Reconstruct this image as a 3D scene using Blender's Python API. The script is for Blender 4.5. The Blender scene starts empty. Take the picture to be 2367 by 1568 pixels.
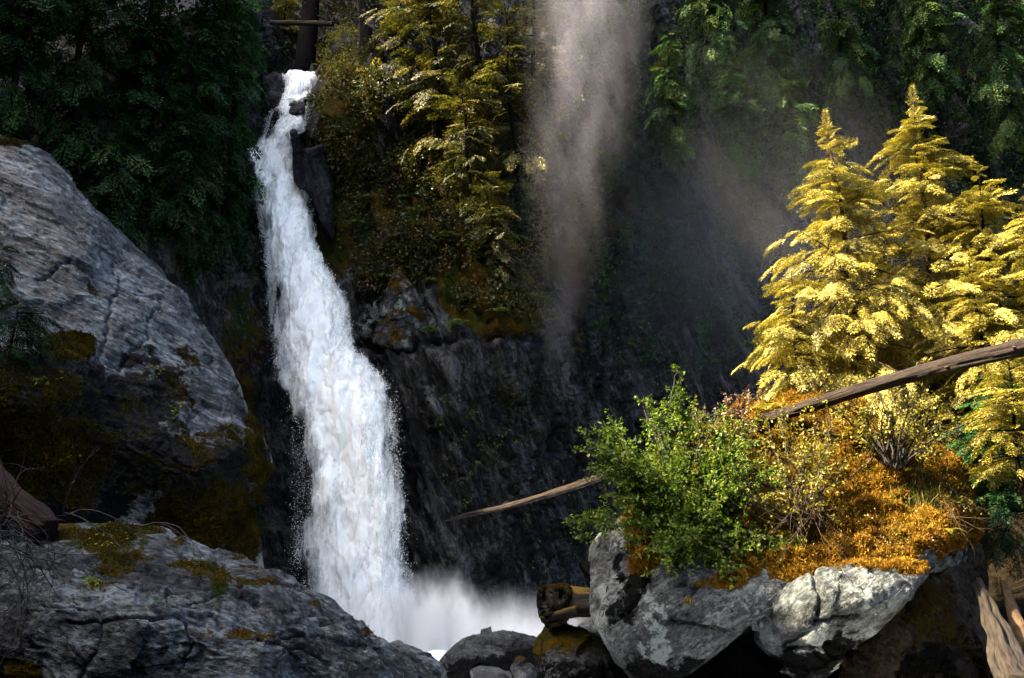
import bpy, math, random
import numpy as np
from mathutils import Vector, Matrix

# ------------------------------------------------------------------ camera
SC = bpy.context.scene
COL = SC.collection
R = math.radians
PITCH = R(15.0)
F = 2366.0                       # focal length in units of the 2366-wide picture
cd = bpy.data.cameras.new('camera'); cam = bpy.data.objects.new('camera', cd); COL.objects.link(cam)
cd.sensor_width = 36.0; cd.lens = 36.0; cd.clip_start = 0.1; cd.clip_end = 2000
cam.location = (0, 0, 0); cam.rotation_euler = (R(90) + PITCH, 0, 0)
SC.camera = cam
# ------------------------------------------------------------------ sun and sky
SUN_A, SUN_E = R(12), R(45)      # sun stands to the west (left), a little behind the camera
SUN_H = np.array([-math.cos(SUN_A), -math.sin(SUN_A)])
SUN_K = np.array([-math.sin(SUN_A), math.cos(SUN_A)])
SUN = Vector((SUN_H[0] * math.cos(SUN_E), SUN_H[1] * math.cos(SUN_E), math.sin(SUN_E)))
w = bpy.data.worlds.new('World'); SC.world = w; w.use_nodes = True
wt = w.node_tree; wt.nodes.clear()
sky = wt.nodes.new('ShaderNodeTexSky'); sky.sky_type = 'NISHITA'; sky.sun_disc = False
sky.air_density = .7; sky.ozone_density = 0.; sky.dust_density = 5.0; sky.sun_elevation = SUN_E; sky.sun_rotation = math.atan2(SUN_H[0], SUN_H[1])
bg = wt.nodes.new('ShaderNodeBackground'); bg.inputs[1].default_value = 0.115
wo = wt.nodes.new('ShaderNodeOutputWorld')
wt.links.new(sky.outputs[0], bg.inputs[0]); wt.links.new(bg.outputs[0], wo.inputs[0])
ld = bpy.data.lights.new('sun', 'SUN'); ld.energy = 5.0; ld.angle = R(0.5); ld.color = (1.0, 0.83, 0.56)
lo = bpy.data.objects.new('sun', ld); COL.objects.link(lo); lo.rotation_euler = SUN.to_track_quat('Z', 'Y').to_euler()
SC.view_settings.view_transform = 'Standard'; SC.view_settings.look = 'None'
SC.view_settings.exposure = 3.27; SC.view_settings.gamma = 1.0
cy = SC.cycles
cy.use_denoising = True
cy.max_bounces = 6; cy.diffuse_bounces = 3; cy.glossy_bounces = 2; cy.transmission_bounces = 3
cy.transparent_max_bounces = 24; cy.volume_bounces = 2
cy.caustics_reflective = False; cy.caustics_refractive = False
cy.volume_step_rate = 1.5; cy.volume_max_steps = 128
SC.render.use_persistent_data = False

# ------------------------------------------------------------------ maths helpers
rng = np.random.default_rng(7)
CP, SP = math.cos(PITCH), math.sin(PITCH)
def PX(px, py, d):
    """a sight line of the picture (2366 x 1568) at the distance d (metres along Y) -> point in the place"""
    px = np.asarray(px, float); py = np.asarray(py, float)
    u = (px - 1183) / F; v = (784 - py) / F
    y = CP - SP * v; z = SP + CP * v; k = np.asarray(d, float) / y
    return np.stack(np.broadcast_arrays(u * k, y * k, z * k), -1)
_perm = np.random.default_rng(3).permutation(256); _perm = np.concatenate([_perm, _perm, _perm])
_g = np.random.default_rng(4).normal(size=(256, 3)); _g /= np.linalg.norm(_g, axis=1)[:, None]
def perlin(p):
    sh = p.shape[:-1]; p = p.reshape(-1, 3)
    i = np.floor(p).astype(np.int64); f = p - i; i &= 255
    t = f * f * f * (f * (f * 6 - 15) + 10)
    out = 0
    for a in (0, 1):
        wx = t[:, 0] if a else 1 - t[:, 0]
        for b in (0, 1):
            wy = t[:, 1] if b else 1 - t[:, 1]
            for c in (0, 1):
                wz = t[:, 2] if c else 1 - t[:, 2]
                h = _perm[_perm[_perm[(i[:, 0] + a) & 255] + ((i[:, 1] + b) & 255)] + ((i[:, 2] + c) & 255)]
                g = _g[h]
                out = out + wx * wy * wz * (g[:, 0] * (f[:, 0] - a) + g[:, 1] * (f[:, 1] - b) + g[:, 2] * (f[:, 2] - c))
    return (out * 1.6).reshape(sh)
def fbm(p, o=4, gain=.5):
    s = 0; a = 1.0
    for k in range(o):
        s = s + a * perlin(p * 2 ** k + 17.3 * k); a *= gain
    return s
def ridged(p, o=4, gain=.5):
    s = 0; a = 1.0
    for k in range(o):
        s = s + a * (1 - 2 * np.abs(perlin(p * 2 ** k + 9.1 * k))); a *= gain
    return s / 1.6
def cells(p):
    """cellular noise: distance to nearest and second nearest jittered points, and a value per cell"""
    sh = p.shape[:-1]; p = p.reshape(-1, 3)
    i = np.floor(p).astype(np.int64)
    d1 = np.full(len(p), 9.); d2 = d1.copy(); val = np.zeros(len(p))
    for a in (-1, 0, 1):
        for b in (-1, 0, 1):
            for c in (-1, 0, 1):
                j = i + (a, b, c); h = _perm[_perm[_perm[j[:, 0] & 255] + (j[:, 1] & 255)] + (j[:, 2] & 255)]
                q = j + .5 + .42 * _g[h]
                d = np.linalg.norm(p - q, axis=1)
                n = d < d1
                d2 = np.where(n, d1, np.minimum(d2, d)); val = np.where(n, h / 255., val); d1 = np.where(n, d, d1)
    return d1.reshape(sh), d2.reshape(sh), val.reshape(sh)
def facets(p, tilt=1.):
    """chipped planar facets: every cell gets its own tilted plane"""
    sh = p.shape[:-1]; p = p.reshape(-1, 3)
    i = np.floor(p).astype(np.int64); d1 = np.full(len(p), 9.); o = np.zeros(len(p))
    for a in (-1, 0, 1):
        for b in (-1, 0, 1):
            for c in (-1, 0, 1):
                j = i + (a, b, c); h = _perm[_perm[_perm[j[:, 0] & 255] + (j[:, 1] & 255)] + (j[:, 2] & 255)]
                r = p - (j + .5 + .42 * _g[h]); d = (r * r).sum(1); n = d < d1
                o = np.where(n, tilt * (r * _g[(h + 77) & 255]).sum(1) + (h / 255. - .5) * .5, o); d1 = np.where(n, d, d1)
    return o.reshape(sh)
def rot_y(p, a, sc):
    c, s = math.cos(a), math.sin(a); x, y, z = p[..., 0], p[..., 1], p[..., 2]
    return np.stack([(x * c - z * s) * sc[0], y * sc[1], (x * s + z * c) * sc[2]], -1)
def sstep(a, b, x):
    t = np.clip((x - a) / (b - a), 0, 1); return t * t * (3 - 2 * t)
def tps(ctrl):
    """smooth surface through control points (px, py, value)"""
    c = np.array(ctrl, float); X = c[:, :2] / 500; n = len(c)
    def U(r2): return .5 * r2 * np.log(r2 + 1e-9)
    K = U(((X[:, None] - X[None]) ** 2).sum(-1)) + np.eye(n) * 1e-3
    A = np.zeros((n + 3, n + 3)); A[:n, :n] = K; A[:n, n] = 1; A[:n, n + 1:] = X; A[n:, :n] = A[:n, n:].T
    s = np.linalg.solve(A, np.r_[c[:, 2], 0, 0, 0])
    def f(px, py):
        q = np.stack([np.asarray(px, float), np.asarray(py, float)], -1) / 500
        o = s[n] + q @ s[n + 1:]
        for k in range(n): o = o + s[k] * U(((q - X[k]) ** 2).sum(-1))
        return o
    return f
def seg_dist(px, py, line):
    d = np.full(np.shape(px), 1e9)
    for (x0, y0), (x1, y1) in zip(line[:-1], line[1:]):
        L = (x1 - x0) ** 2 + (y1 - y0) ** 2
        t = np.clip(((px - x0) * (x1 - x0) + (py - y0) * (y1 - y0)) / L, 0, 1)
        d = np.minimum(d, np.hypot(px - x0 - t * (x1 - x0), py - y0 - t * (y1 - y0)))
    return d
def inside(px, py, poly):
    r = np.zeros(np.shape(px), bool); n = len(poly)
    for k in range(n):
        (x0, y0), (x1, y1) = poly[k], poly[(k + 1) % n]
        if y0 == y1: continue
        r ^= ((y0 > py) != (y1 > py)) & (px < (x1 - x0) * (py - y0) / (y1 - y0) + x0)
    return r

# ------------------------------------------------------------------ object helpers
def mesh(name, V, faces, mat, parent=None, attrs=None, uv=None, smooth=True):
    """one mesh object from arrays; faces is a list of (n,3) / (n,4) index arrays"""
    V = np.asarray(V, np.float32).reshape(-1, 3)
    faces = [np.asarray(f, np.int32) for f in (faces if isinstance(faces, list) else [faces]) if len(f)]
    me = bpy.data.meshes.new(name)
    me.vertices.add(len(V)); me.vertices.foreach_set('co', V.ravel())
    li = np.concatenate([f.ravel() for f in faces]); tot = np.concatenate([np.full(len(f), f.shape[1], np.int32) for f in faces])
    st = np.concatenate([[0], np.cumsum(tot)[:-1]]).astype(np.int32)
    me.loops.add(len(li)); me.loops.foreach_set('vertex_index', li)
    me.polygons.add(len(tot)); me.polygons.foreach_set('loop_start', st)
    try: me.polygons.foreach_set('loop_total', tot)
    except Exception: pass
    me.update(calc_edges=True)
    me.polygons.foreach_set('use_smooth', np.full(len(tot), smooth))
    for k, a in (attrs or {}).items():
        at = me.attributes.new(k, 'FLOAT', 'POINT'); at.data.foreach_set('value', np.asarray(a, np.float32).ravel())
    if uv is not None:
        l = me.uv_layers.new(name='UVMap'); l.data.foreach_set('uv', np.asarray(uv, np.float32).reshape(-1, 2)[li].ravel())
    me.materials.append(mat); me.validate()
    o = bpy.data.objects.new(name, me); COL.objects.link(o)
    if parent is not None:
        o.parent = parent; o.matrix_parent_inverse = Matrix.Translation(-Vector(parent.location))
    return o
def tag(o, label=None, cat=None, group=None, kind=None):
    for k, v in (('label', label), ('category', cat), ('group', group), ('kind', kind)):
        if v: o[k] = v
    return o
def empty(name, loc, label=None, cat=None, group=None, kind=None):
    o = bpy.data.objects.new(name, None); COL.objects.link(o); o.location = [float(c) for c in loc]; o.empty_display_size = .2
    return tag(o, label, cat, group, kind)
def gridfaces(n, m, off=0, flip=False):
    i = np.arange(n - 1)[:, None] * m + np.arange(m - 1)[None]
    q = np.stack([i, i + 1, i + m + 1, i + m], -1).reshape(-1, 4) + off
    return q[:, ::-1] if flip else q
def gridnormals(P):
    n = np.cross(np.gradient(P, axis=1), np.gradient(P, axis=0))
    return n / (np.linalg.norm(n, axis=-1, keepdims=True) + 1e-9)
def tube(path, rad, sides=8, bump=None, cap=True):
    """verts, quads of a tube along a path (n,3)"""
    path = np.asarray(path, float); n = len(path); rad = np.broadcast_to(np.asarray(rad, float), (n,))
    T = np.gradient(path, axis=0); T /= np.linalg.norm(T, axis=1)[:, None] + 1e-9
    up = np.array([0, 0, 1.]) if abs(T[:, 2]).mean() < .8 else np.array([0, 1., 0])
    A = np.cross(T, up); A /= np.linalg.norm(A, axis=1)[:, None] + 1e-9; B = np.cross(A, T)
    th = np.arange(sides) / sides * 2 * math.pi
    r = np.broadcast_to(rad[:, None], (n, sides)).copy()
    if bump is not None: r = r * bump(np.linspace(0, 1, n)[:, None] + 0 * th, th[None] + 0 * rad[:, None])
    V = path[:, None] + r[..., None] * (np.cos(th)[None, :, None] * A[:, None] + np.sin(th)[None, :, None] * B[:, None])
    i = np.arange(n - 1)[:, None] * sides + np.arange(sides)[None]; j = np.arange(n - 1)[:, None] * sides + (np.arange(sides)[None] + 1) % sides
    Q = np.stack([i, j, j + sides, i + sides], -1).reshape(-1, 4)
    V = V.reshape(-1, 3); tris = np.zeros((0, 3), int)
    if cap:
        V = np.vstack([V, path[0], path[-1]]); a = np.arange(sides); b = (a + 1) % sides; e = (n - 1) * sides
        tris = np.vstack([np.stack([b, a, 0 * a + n * sides], 1), np.stack([a + e, b + e, 0 * a + n * sides + 1], 1)])
    return V, Q, tris
class Bag:
    """collects pieces that belong to ONE part"""
    def __init__(s): s.V = []; s.Q = []; s.T = []; s.n = 0; s.a = []
    def add(s, V, Q=(), T=(), var=0.5):
        V = np.asarray(V, float).reshape(-1, 3)
        if len(Q): s.Q.append(np.asarray(Q) + s.n)
        if len(T): s.T.append(np.asarray(T) + s.n)
        s.V.append(V); s.n += len(V); s.a.append(np.broadcast_to(np.asarray(var, float), (len(V),)))
    def tube(s, path, rad, sides=5, var=.5, **k):
        V, Q, T = tube(path, rad, sides, **k); s.add(V, Q, T, var)
    def quads(s, q, var):       # (n,4,3)
        n = len(q); s.add(q.reshape(-1, 3), np.arange(4 * n).reshape(n, 4), var=np.repeat(var, 4))
    def build(s, name, mat, parent=None, smooth=False):
        f = []
        if s.Q: f.append(np.concatenate(s.Q))
        if s.T: f.append(np.concatenate(s.T))
        return mesh(name, np.concatenate(s.V), f, mat, parent, {'var': np.concatenate(s.a)}, smooth=smooth)

# ------------------------------------------------------------------ materials
class N:
    def __init__(s, name):
        s.m = bpy.data.materials.new(name); s.m.use_nodes = True; s.t = s.m.node_tree; s.t.nodes.clear()
        s.out = s.t.nodes.new('ShaderNodeOutputMaterial')
    def n(s, typ, ins=None, **props):
        d = s.t.nodes.new('ShaderNode' + typ)
        for k, v in props.items(): setattr(d, k, v)
        for k, v in (ins or {}).items():
            if isinstance(v, bpy.types.NodeSocket): s.t.links.new(v, d.inputs[k])
            else: d.inputs[k].default_value = v
        return d
    def math(s, op, a, b=0.0, clamp=False):
        return s.n('Math', {0: a, 1: b}, operation=op, use_clamp=clamp).outputs[0]
    def noise(s, co, scale, detail=4, rough=.55, dist=0.):
        return s.n('TexNoise', {'Vector': co, 'Scale': scale, 'Detail': detail, 'Roughness': rough, 'Distortion': dist}).outputs[0]
    def ramp(s, fac, stops):
        r = s.n('ValToRGB', {0: fac}); e = r.color_ramp.elements
        while len(e) < len(stops): e.new(.5)
        for k, (p, c) in enumerate(stops):
            e[k].position = p; e[k].color = tuple(c) + (1,) if len(c) == 3 else c
        return r.outputs[0]
    def mix(s, f, a, b, typ='RGBA', blend='MIX'):
        d = s.n('Mix', data_type=typ, blend_type=blend) if typ == 'RGBA' else s.n('Mix', data_type=typ)
        k = (6, 7, 2) if typ == 'RGBA' else (2, 3, 0)
        for i, v in ((0, f), (k[0], a), (k[1], b)):
            if isinstance(v, bpy.types.NodeSocket): s.t.links.new(v, d.inputs[i])
            elif i and typ == 'RGBA': d.inputs[i].default_value = tuple(v) + (1,)
            else: d.inputs[i].default_value = v
        return d.outputs[k[2]]
    def attr(s, k): return s.n('Attribute', attribute_name=k).outputs['Fac']
    def co(s): return s.n('TexCoord').outputs['Object']
    def scaled(s, co, sc, rot=(0, 0, 0)):
        if any(rot): return s.n('Mapping', {'Vector': co, 'Scale': tuple(1 / c for c in sc), 'Rotation': rot}, vector_type='TEXTURE').outputs[0]
        return s.n('Mapping', {'Vector': co, 'Scale': sc}).outputs[0]
    def surf(s, x): s.t.links.new(x, s.out.inputs[0]); return s.m
    def vol(s, x): s.t.links.new(x, s.out.inputs[1]); return s.m

def rock_mat(name, dark, mid, light, moss=((.03, .026, .004), (.10, .075, .008)), sc=1.0, rough=.5, bump=.5, strata=None, lichen=None, lich_t=.62, spec=.5, moss2=None):
    s = N(name); co = s.co(); P = s.n('NewGeometry').outputs['Position']
    c2 = P
    if strata: c2 = s.scaled(P, strata[0], strata[1])
    n1 = s.noise(c2, .55 * sc, 6, .6); n2 = s.noise(c2, 3.1 * sc, 6, .65); n3 = s.noise(P, 17 * sc, 4, .6)
    f = s.math('ADD', s.math('MULTIPLY', n1, .55), s.math('MULTIPLY', n2, .45))
    f = s.math('ADD', f, s.math('MULTIPLY', s.math('SUBTRACT', s.noise(c2, 11 * sc, 5, .7), .5), .55))
    col = s.ramp(f, [(.36, dark), (.5, mid), (.63, light)])  # light end also puts wet highlights into the colour
    if lichen:
        l = s.noise(P, 1.3 * sc, 8, .72); l = s.ramp(l, [(lich_t, (0, 0, 0)), (lich_t + .03, (1, 1, 1))])
        col = s.mix(s.math('MULTIPLY', l, .8), col, lichen)
    m = s.attr('moss'); mn = s.noise(P, 6 * sc, 6, .7)
    mm = s.math('ADD', m, s.math('MULTIPLY', s.math('SUBTRACT', mn, .5), 1.5))
    mm = s.ramp(mm, [(.42, (0, 0, 0)), (.58, (1, 1, 1))])
    mc = s.ramp(s.noise(P, 9 * sc, 5, .7), [(.3, moss[0]), (.7, moss[1])])
    if moss2:
        mc = s.mix(s.ramp(s.noise(P, .9, 3), [(.45, (0, 0, 0)), (.6, (1, 1, 1))]), mc, moss2)
    col = s.mix(mm, col, mc)
    # dark wet-looking algal patches; low on boulders also shade put into the colour
    al = s.attr('algae_shade'); al = s.math('ADD', al, s.math('MULTIPLY', s.math('SUBTRACT', s.noise(P, 2.2 * sc, 7, .7), .5), 1.6))
    al = s.ramp(al, [(.44, (0, 0, 0)), (.54, (1, 1, 1))])
    col = s.mix(s.math('MULTIPLY', al, s.math('SUBTRACT', 1.0, mm)), col, (.0016, .0017, .0016))
    rg = s.mix(mm, s.math('ADD', rough - .15, s.math('MULTIPLY', n2, .3)), .95, 'FLOAT')
    n4 = s.noise(c2, 9.5 * sc, 5, .7, .5)
    h = s.math('ADD', s.math('MULTIPLY', n2, .7), s.math('ADD', s.math('MULTIPLY', n3, .2), s.math('MULTIPLY', n4, .55)))
    cr = s.noise(c2, 1.1 * sc, 4, .6, 1.2); cr = s.math('ABSOLUTE', s.math('SUBTRACT', cr, .5)); cr = s.math('MINIMUM', cr, .012)
    h = s.math('ADD', h, s.math('MULTIPLY', cr, 14.0))
    h = s.math('ADD', h, s.math('MULTIPLY', s.noise(P, 45 * sc, 3, .6), s.math('ADD', .08, s.math('MULTIPLY', mm, .6))))
    b = s.n('Bump', {'Height': h, 'Strength': bump, 'Distance': .12})
    p = s.n('BsdfPrincipled', {'Base Color': col, 'Roughness': rg, 'Normal': b.outputs[0], 'Specular IOR Level': s.mix(s.math('MAXIMUM', mm, al), s.math('MULTIPLY', s.ramp(f, [(.36, (.15,) * 3), (.62, (1,) * 3)]), spec), .03, 'FLOAT')})
    return s.surf(p.outputs[0])
def leaf_mat(name, a, b, c=None, trans=.35, rough=.5, spec=.35):
    s = N(name); v = s.attr('var'); P = s.n('NewGeometry').outputs['Position']
    f = s.math('ADD', s.math('MULTIPLY', v, .75), s.math('MULTIPLY', s.noise(P, 1.1, 3), .25))
    col = s.ramp(f, [(.2, a), (.62, b), (.92, c or b)])
    p = s.n('BsdfPrincipled', {'Base Color': col, 'Roughness': rough, 'Specular IOR Level': spec})
    t = s.n('BsdfTranslucent', {'Color': s.mix(.5, col, (.9, 1, .3), blend='MULTIPLY')})
    return s.surf(s.n('MixShader', {0: trans, 1: p.outputs[0], 2: t.outputs[0]}).outputs[0])
def bark_mat(name, a, b, rough=.8, sc=1., spec=.12, axis=(6, 6, .7), moss=None, grain=False):
    s = N(name); co = s.scaled(s.co(), axis)
    if grain: co = s.n('CombineXYZ', {0: s.attr('bark_x'), 1: s.attr('bark_y'), 2: s.attr('bark_z')}).outputs[0]
    n = s.noise(co, 2.2 * sc, 6, .65); n2 = s.noise(s.co(), 3, 4)
    col = s.ramp(s.math('ADD', s.math('MULTIPLY', n, .7), s.math('MULTIPLY', n2, .3)), [(.38, a), (.62, b)])
    if moss:
        z = s.n('SeparateXYZ', {0: s.n('NewGeometry').outputs['Normal']}).outputs[2]
        k = s.ramp(s.math('ADD', s.math('MULTIPLY', z, .6), s.noise(s.co(), 2.5, 5, .7)), [(.75, (0, 0, 0)), (.9, (1, 1, 1))])
        col = s.mix(k, col, moss)
    bp = s.n('Bump', {'Height': s.math('ADD', n, s.math('MULTIPLY', s.noise(co, 7 * sc, 4, .7), .4)), 'Strength': 1., 'Distance': .07 if grain else .05})
    return s.surf(s.n('BsdfPrincipled', {'Base Color': col, 'Roughness': rough, 'Normal': bp.outputs[0], 'Specular IOR Level': spec}).outputs[0])

STR = ((1.6, 1.6, .32), (0, R(-22), 0))     # bedding of the cliff: steep, falling to the right
FOL = ((.55, .8, 1.9), (0, R(22), 0))      # foliation of the boulders: flakes lying down to the right
M = dict(
    cliff=rock_mat('wet_cliff_rock', (.0022, .0023, .0024), (.0066, .0068, .0062), (.050, .052, .049), moss=((.009, .007, .001), (.06, .034, .003)), strata=STR, rough=.5, bump=1., lichen=(.10, .11, .10), lich_t=.70, sc=.8, moss2=(.012, .02, .003), spec=.10),
    wall=rock_mat('grey_wet_rock', (.003, .0035, .0037), (.015, .0182, .019), (.115, .137, .143), moss=((.004, .0035, .0006), (.022, .017, .002)), sc=.8, rough=.30, bump=1., strata=((.35, .8, 2.2), (0, R(24), 0)), spec=.32),
    fore=rock_mat('slate_boulder_rock', (.003, .0035, .0037), (.015, .0178, .0187), (.105, .124, .13), moss=((.014, .009, .001), (.085, .05, .004)), sc=1.3, rough=.33, bump=1., strata=((.6, .9, 1.5), (0, R(14), 0)), lichen=(.15, .163, .16), lich_t=.66, spec=.26, moss2=(.018, .034, .004)),
    isl=rock_mat('pale_lichened_rock', (.009, .0104, .0106), (.038, .0435, .044), (.125, .14, .14), moss=((.03, .017, .002), (.12, .066, .006)), sc=1.1, rough=.48, bump=1., strata=((.7, .8, 1.4), (0, R(-35), 0)), lichen=(.17, .195, .185), lich_t=.55, spec=.25),
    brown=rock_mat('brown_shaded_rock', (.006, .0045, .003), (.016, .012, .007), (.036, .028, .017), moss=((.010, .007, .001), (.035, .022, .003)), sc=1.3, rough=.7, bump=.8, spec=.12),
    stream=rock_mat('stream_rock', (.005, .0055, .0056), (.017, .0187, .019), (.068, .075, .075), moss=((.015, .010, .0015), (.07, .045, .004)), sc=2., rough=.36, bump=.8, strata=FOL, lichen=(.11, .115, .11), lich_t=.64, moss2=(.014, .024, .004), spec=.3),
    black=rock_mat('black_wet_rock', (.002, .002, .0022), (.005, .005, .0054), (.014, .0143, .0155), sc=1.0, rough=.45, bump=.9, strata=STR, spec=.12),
    earth=rock_mat('forest_earth', (.003, .0023, .0015), (.007, .005, .003), (.013, .010, .006), moss=((.008, .010, .002), (.02, .026, .005)), sc=1.5, rough=.95, spec=.02),
    gold=leaf_mat('sunlit_cedar_leaves', (0.055, 0.055, 0.005), (0.26, 0.212, 0.026), (0.46, 0.38, 0.08), 0.24, spec=.4),  # yellow raised: sunlight is put into the leaf colour
    cedar=leaf_mat('shaded_cedar_leaves', (0.0016, 0.0066, 0.002), (0.0075, 0.026, 0.007), (0.028, 0.058, 0.009), 0.25, spec=.07),  # darker copy, shade put into the leaf colour
    cedar2=leaf_mat('lighter_cedar_leaves', (.005, .022, .008), (.02, .072, .022), (.06, .12, .02), .28, spec=.12),  # lighter copy, open light put into the leaf colour
    hemlock=leaf_mat('hemlock_leaves', (0.01, 0.014, 0.002), (0.042, 0.044, 0.006), (0.19, 0.145, 0.022), 0.34, spec=.3),  # bright end of the ramp paints leaf glints
    misty=leaf_mat('misty_cedar_leaves', (0.008, 0.022, 0.006), (0.02, 0.055, 0.012), (0.09, 0.1, 0.016), 0.3, spec=.1),
    bush=leaf_mat('bush_leaves', (0.026, 0.06, 0.003), (0.082, 0.135, 0.008), (0.22, 0.21, 0.018), 0.42, spec=.25),
    bush2=leaf_mat('yellow_bush_leaves', (0.075, 0.075, 0.007), (0.19, 0.16, 0.016), (0.3, 0.25, 0.045), 0.4, spec=.3),
    pink=leaf_mat('reddish_leaves', (0.07, 0.03, 0.016), (0.15, 0.08, 0.045), (0.24, 0.17, 0.1), 0.3),
    fern=leaf_mat('fern_leaves', (0.015, 0.035, 0.004), (0.045, 0.07, 0.008), (0.11, 0.105, 0.012), 0.35, spec=.2),
    under=leaf_mat('cliff_undergrowth_leaves', (0.009, 0.016, 0.003), (0.034, 0.036, 0.005), (0.11, 0.06, 0.006), 0.3, spec=.2),
    moss=leaf_mat('orange_moss_blades', (.055, .026, .002), (.19, .095, .008), (.36, .215, .025), .3, rough=.8, spec=.1),
    darkmoss=leaf_mat('olive_moss_blades', (0.01, 0.009, 0.0015), (0.034, 0.025, 0.003), (0.075, 0.05, 0.005), 0.3, rough=.9, spec=.05),
    grass=leaf_mat('grass_blades', (0.03, 0.045, 0.005), (0.085, 0.085, 0.012), (0.15, 0.13, 0.024), 0.4),
    bark=bark_mat('dark_bark', (.0016, .0013, .0011), (.007, .0055, .0042), spec=.03),
    twig=bark_mat('grey_twig', (.012, .0105, .009), (.04, .036, .031), axis=(3, 3, 3)),
    sunbark=bark_mat('sunlit_brown_bark', (.022, .013, .007), (.07, .045, .025), axis=(2, 2, 2)),
    log=bark_mat('weathered_log_bark', (.005, .0033, .0025), (.034, .022, .016), axis=(.5, 7, 7), spec=.15, rough=.7, grain=True),
    redlog=bark_mat('red_rotten_log', (.002, .0007, .0005), (.016, .0042, .0017), axis=(1.2, 6, 6), grain=True),
    mosslog=bark_mat('mossy_log', (.007, .006, .0042), (.032, .028, .021), axis=(2, 6, 6), moss=(.10, .06, .005), grain=True),
    drift=bark_mat('grey_driftwood', (.006, .0048, .0036), (.045, .036, .028), axis=(5, 5, .6), rough=.6, grain=True),
)
def water_mat():
    s = N('falling_white_water'); uv = s.n('TexCoord').outputs['UV']
    e = s.attr('edge'); lay = s.attr('layer')
    off = s.n('CombineXYZ', {2: s.math('MULTIPLY', lay, 13.7)}).outputs[0]
    uvo = s.n('VectorMath', {0: uv, 1: off}, operation='ADD').outputs[0]
    a = s.noise(s.scaled(uvo, (1.6, .42, 1)), 1.0, 8, .66, .4)
    b = s.noise(s.scaled(uvo, (6.5, 2.2, 1)), 1.0, 6, .7, .3)
    c = s.noise(s.scaled(uvo, (.55, .18, 1)), 1.0, 3, .5)
    f = s.math('ADD', s.math('MULTIPLY', a, .66), s.math('MULTIPLY', b, .34))
    thin = s.attr('thin')
    th = s.math('ADD', s.math('MULTIPLY', s.math('POWER', e, 2.2), .52), s.math('MULTIPLY', thin, .35))
    al = s.math('SUBTRACT', s.math('ADD', f, s.math('MULTIPLY', c, .25)), s.math('ADD', th, .06))
    al = s.ramp(al, [(.10, (0, 0, 0)), (.34, (1, 1, 1))])
    col = s.ramp(f, [(.33, (.64, .67, .65)), (.50, (.95, .95, .88))])
    bp = s.n('Bump', {'Height': s.math('ADD', s.math('MULTIPLY', a, 1.0), s.math('MULTIPLY', b, .3)), 'Strength': .6, 'Distance': .4})
    d = s.n('BsdfDiffuse', {'Color': col, 'Normal': bp.outputs[0]}); tl = s.n('BsdfTranslucent', {'Color': (.95, .95, .88, 1), 'Normal': bp.outputs[0]})
    m1 = s.n('MixShader', {0: .3, 1: d.outputs[0], 2: tl.outputs[0]})
    m2 = s.n('MixShader', {0: al, 1: s.n('BsdfTransparent').outputs[0], 2: m1.outputs[0]})
    return s.surf(m2.outputs[0])
M['water'] = water_mat()
_s = N('water_drops'); M['drops'] = _s.surf(_s.n('MixShader', {0: .35, 1: _s.n('BsdfDiffuse', {'Color': (.92, .92, .86, 1)}).outputs[0], 2: _s.n('BsdfTranslucent', {'Color': (.9, .93, .95, 1)}).outputs[0]}).outputs[0])
_s = N('stream_water'); _c = _s.n('NewGeometry').outputs['Position']
_f = _s.ramp(_s.math('ADD', _s.noise(_s.scaled(_c, (1, .8, 1)), 2.2, 7, .7, .6), _s.math('MULTIPLY', _s.attr('foam'), .3)), [(.42, (0, 0, 0)), (.66, (1, 1, 1))])
_b = _s.n('Bump', {'Height': _s.noise(_c, 5, 5), 'Strength': .6, 'Distance': .1})
_w = _s.n('BsdfPrincipled', {'Base Color': (.02, .035, .035, 1), 'Roughness': .12, 'Normal': _b.outputs[0]})
_d = _s.n('BsdfDiffuse', {'Color': (.85, .89, .9, 1), 'Normal': _b.outputs[0]})
M['stream'] = M['stream']; M['river'] = _s.surf(_s.n('MixShader', {0: _f, 1: _w.outputs[0], 2: _d.outputs[0]}).outputs[0])

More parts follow.
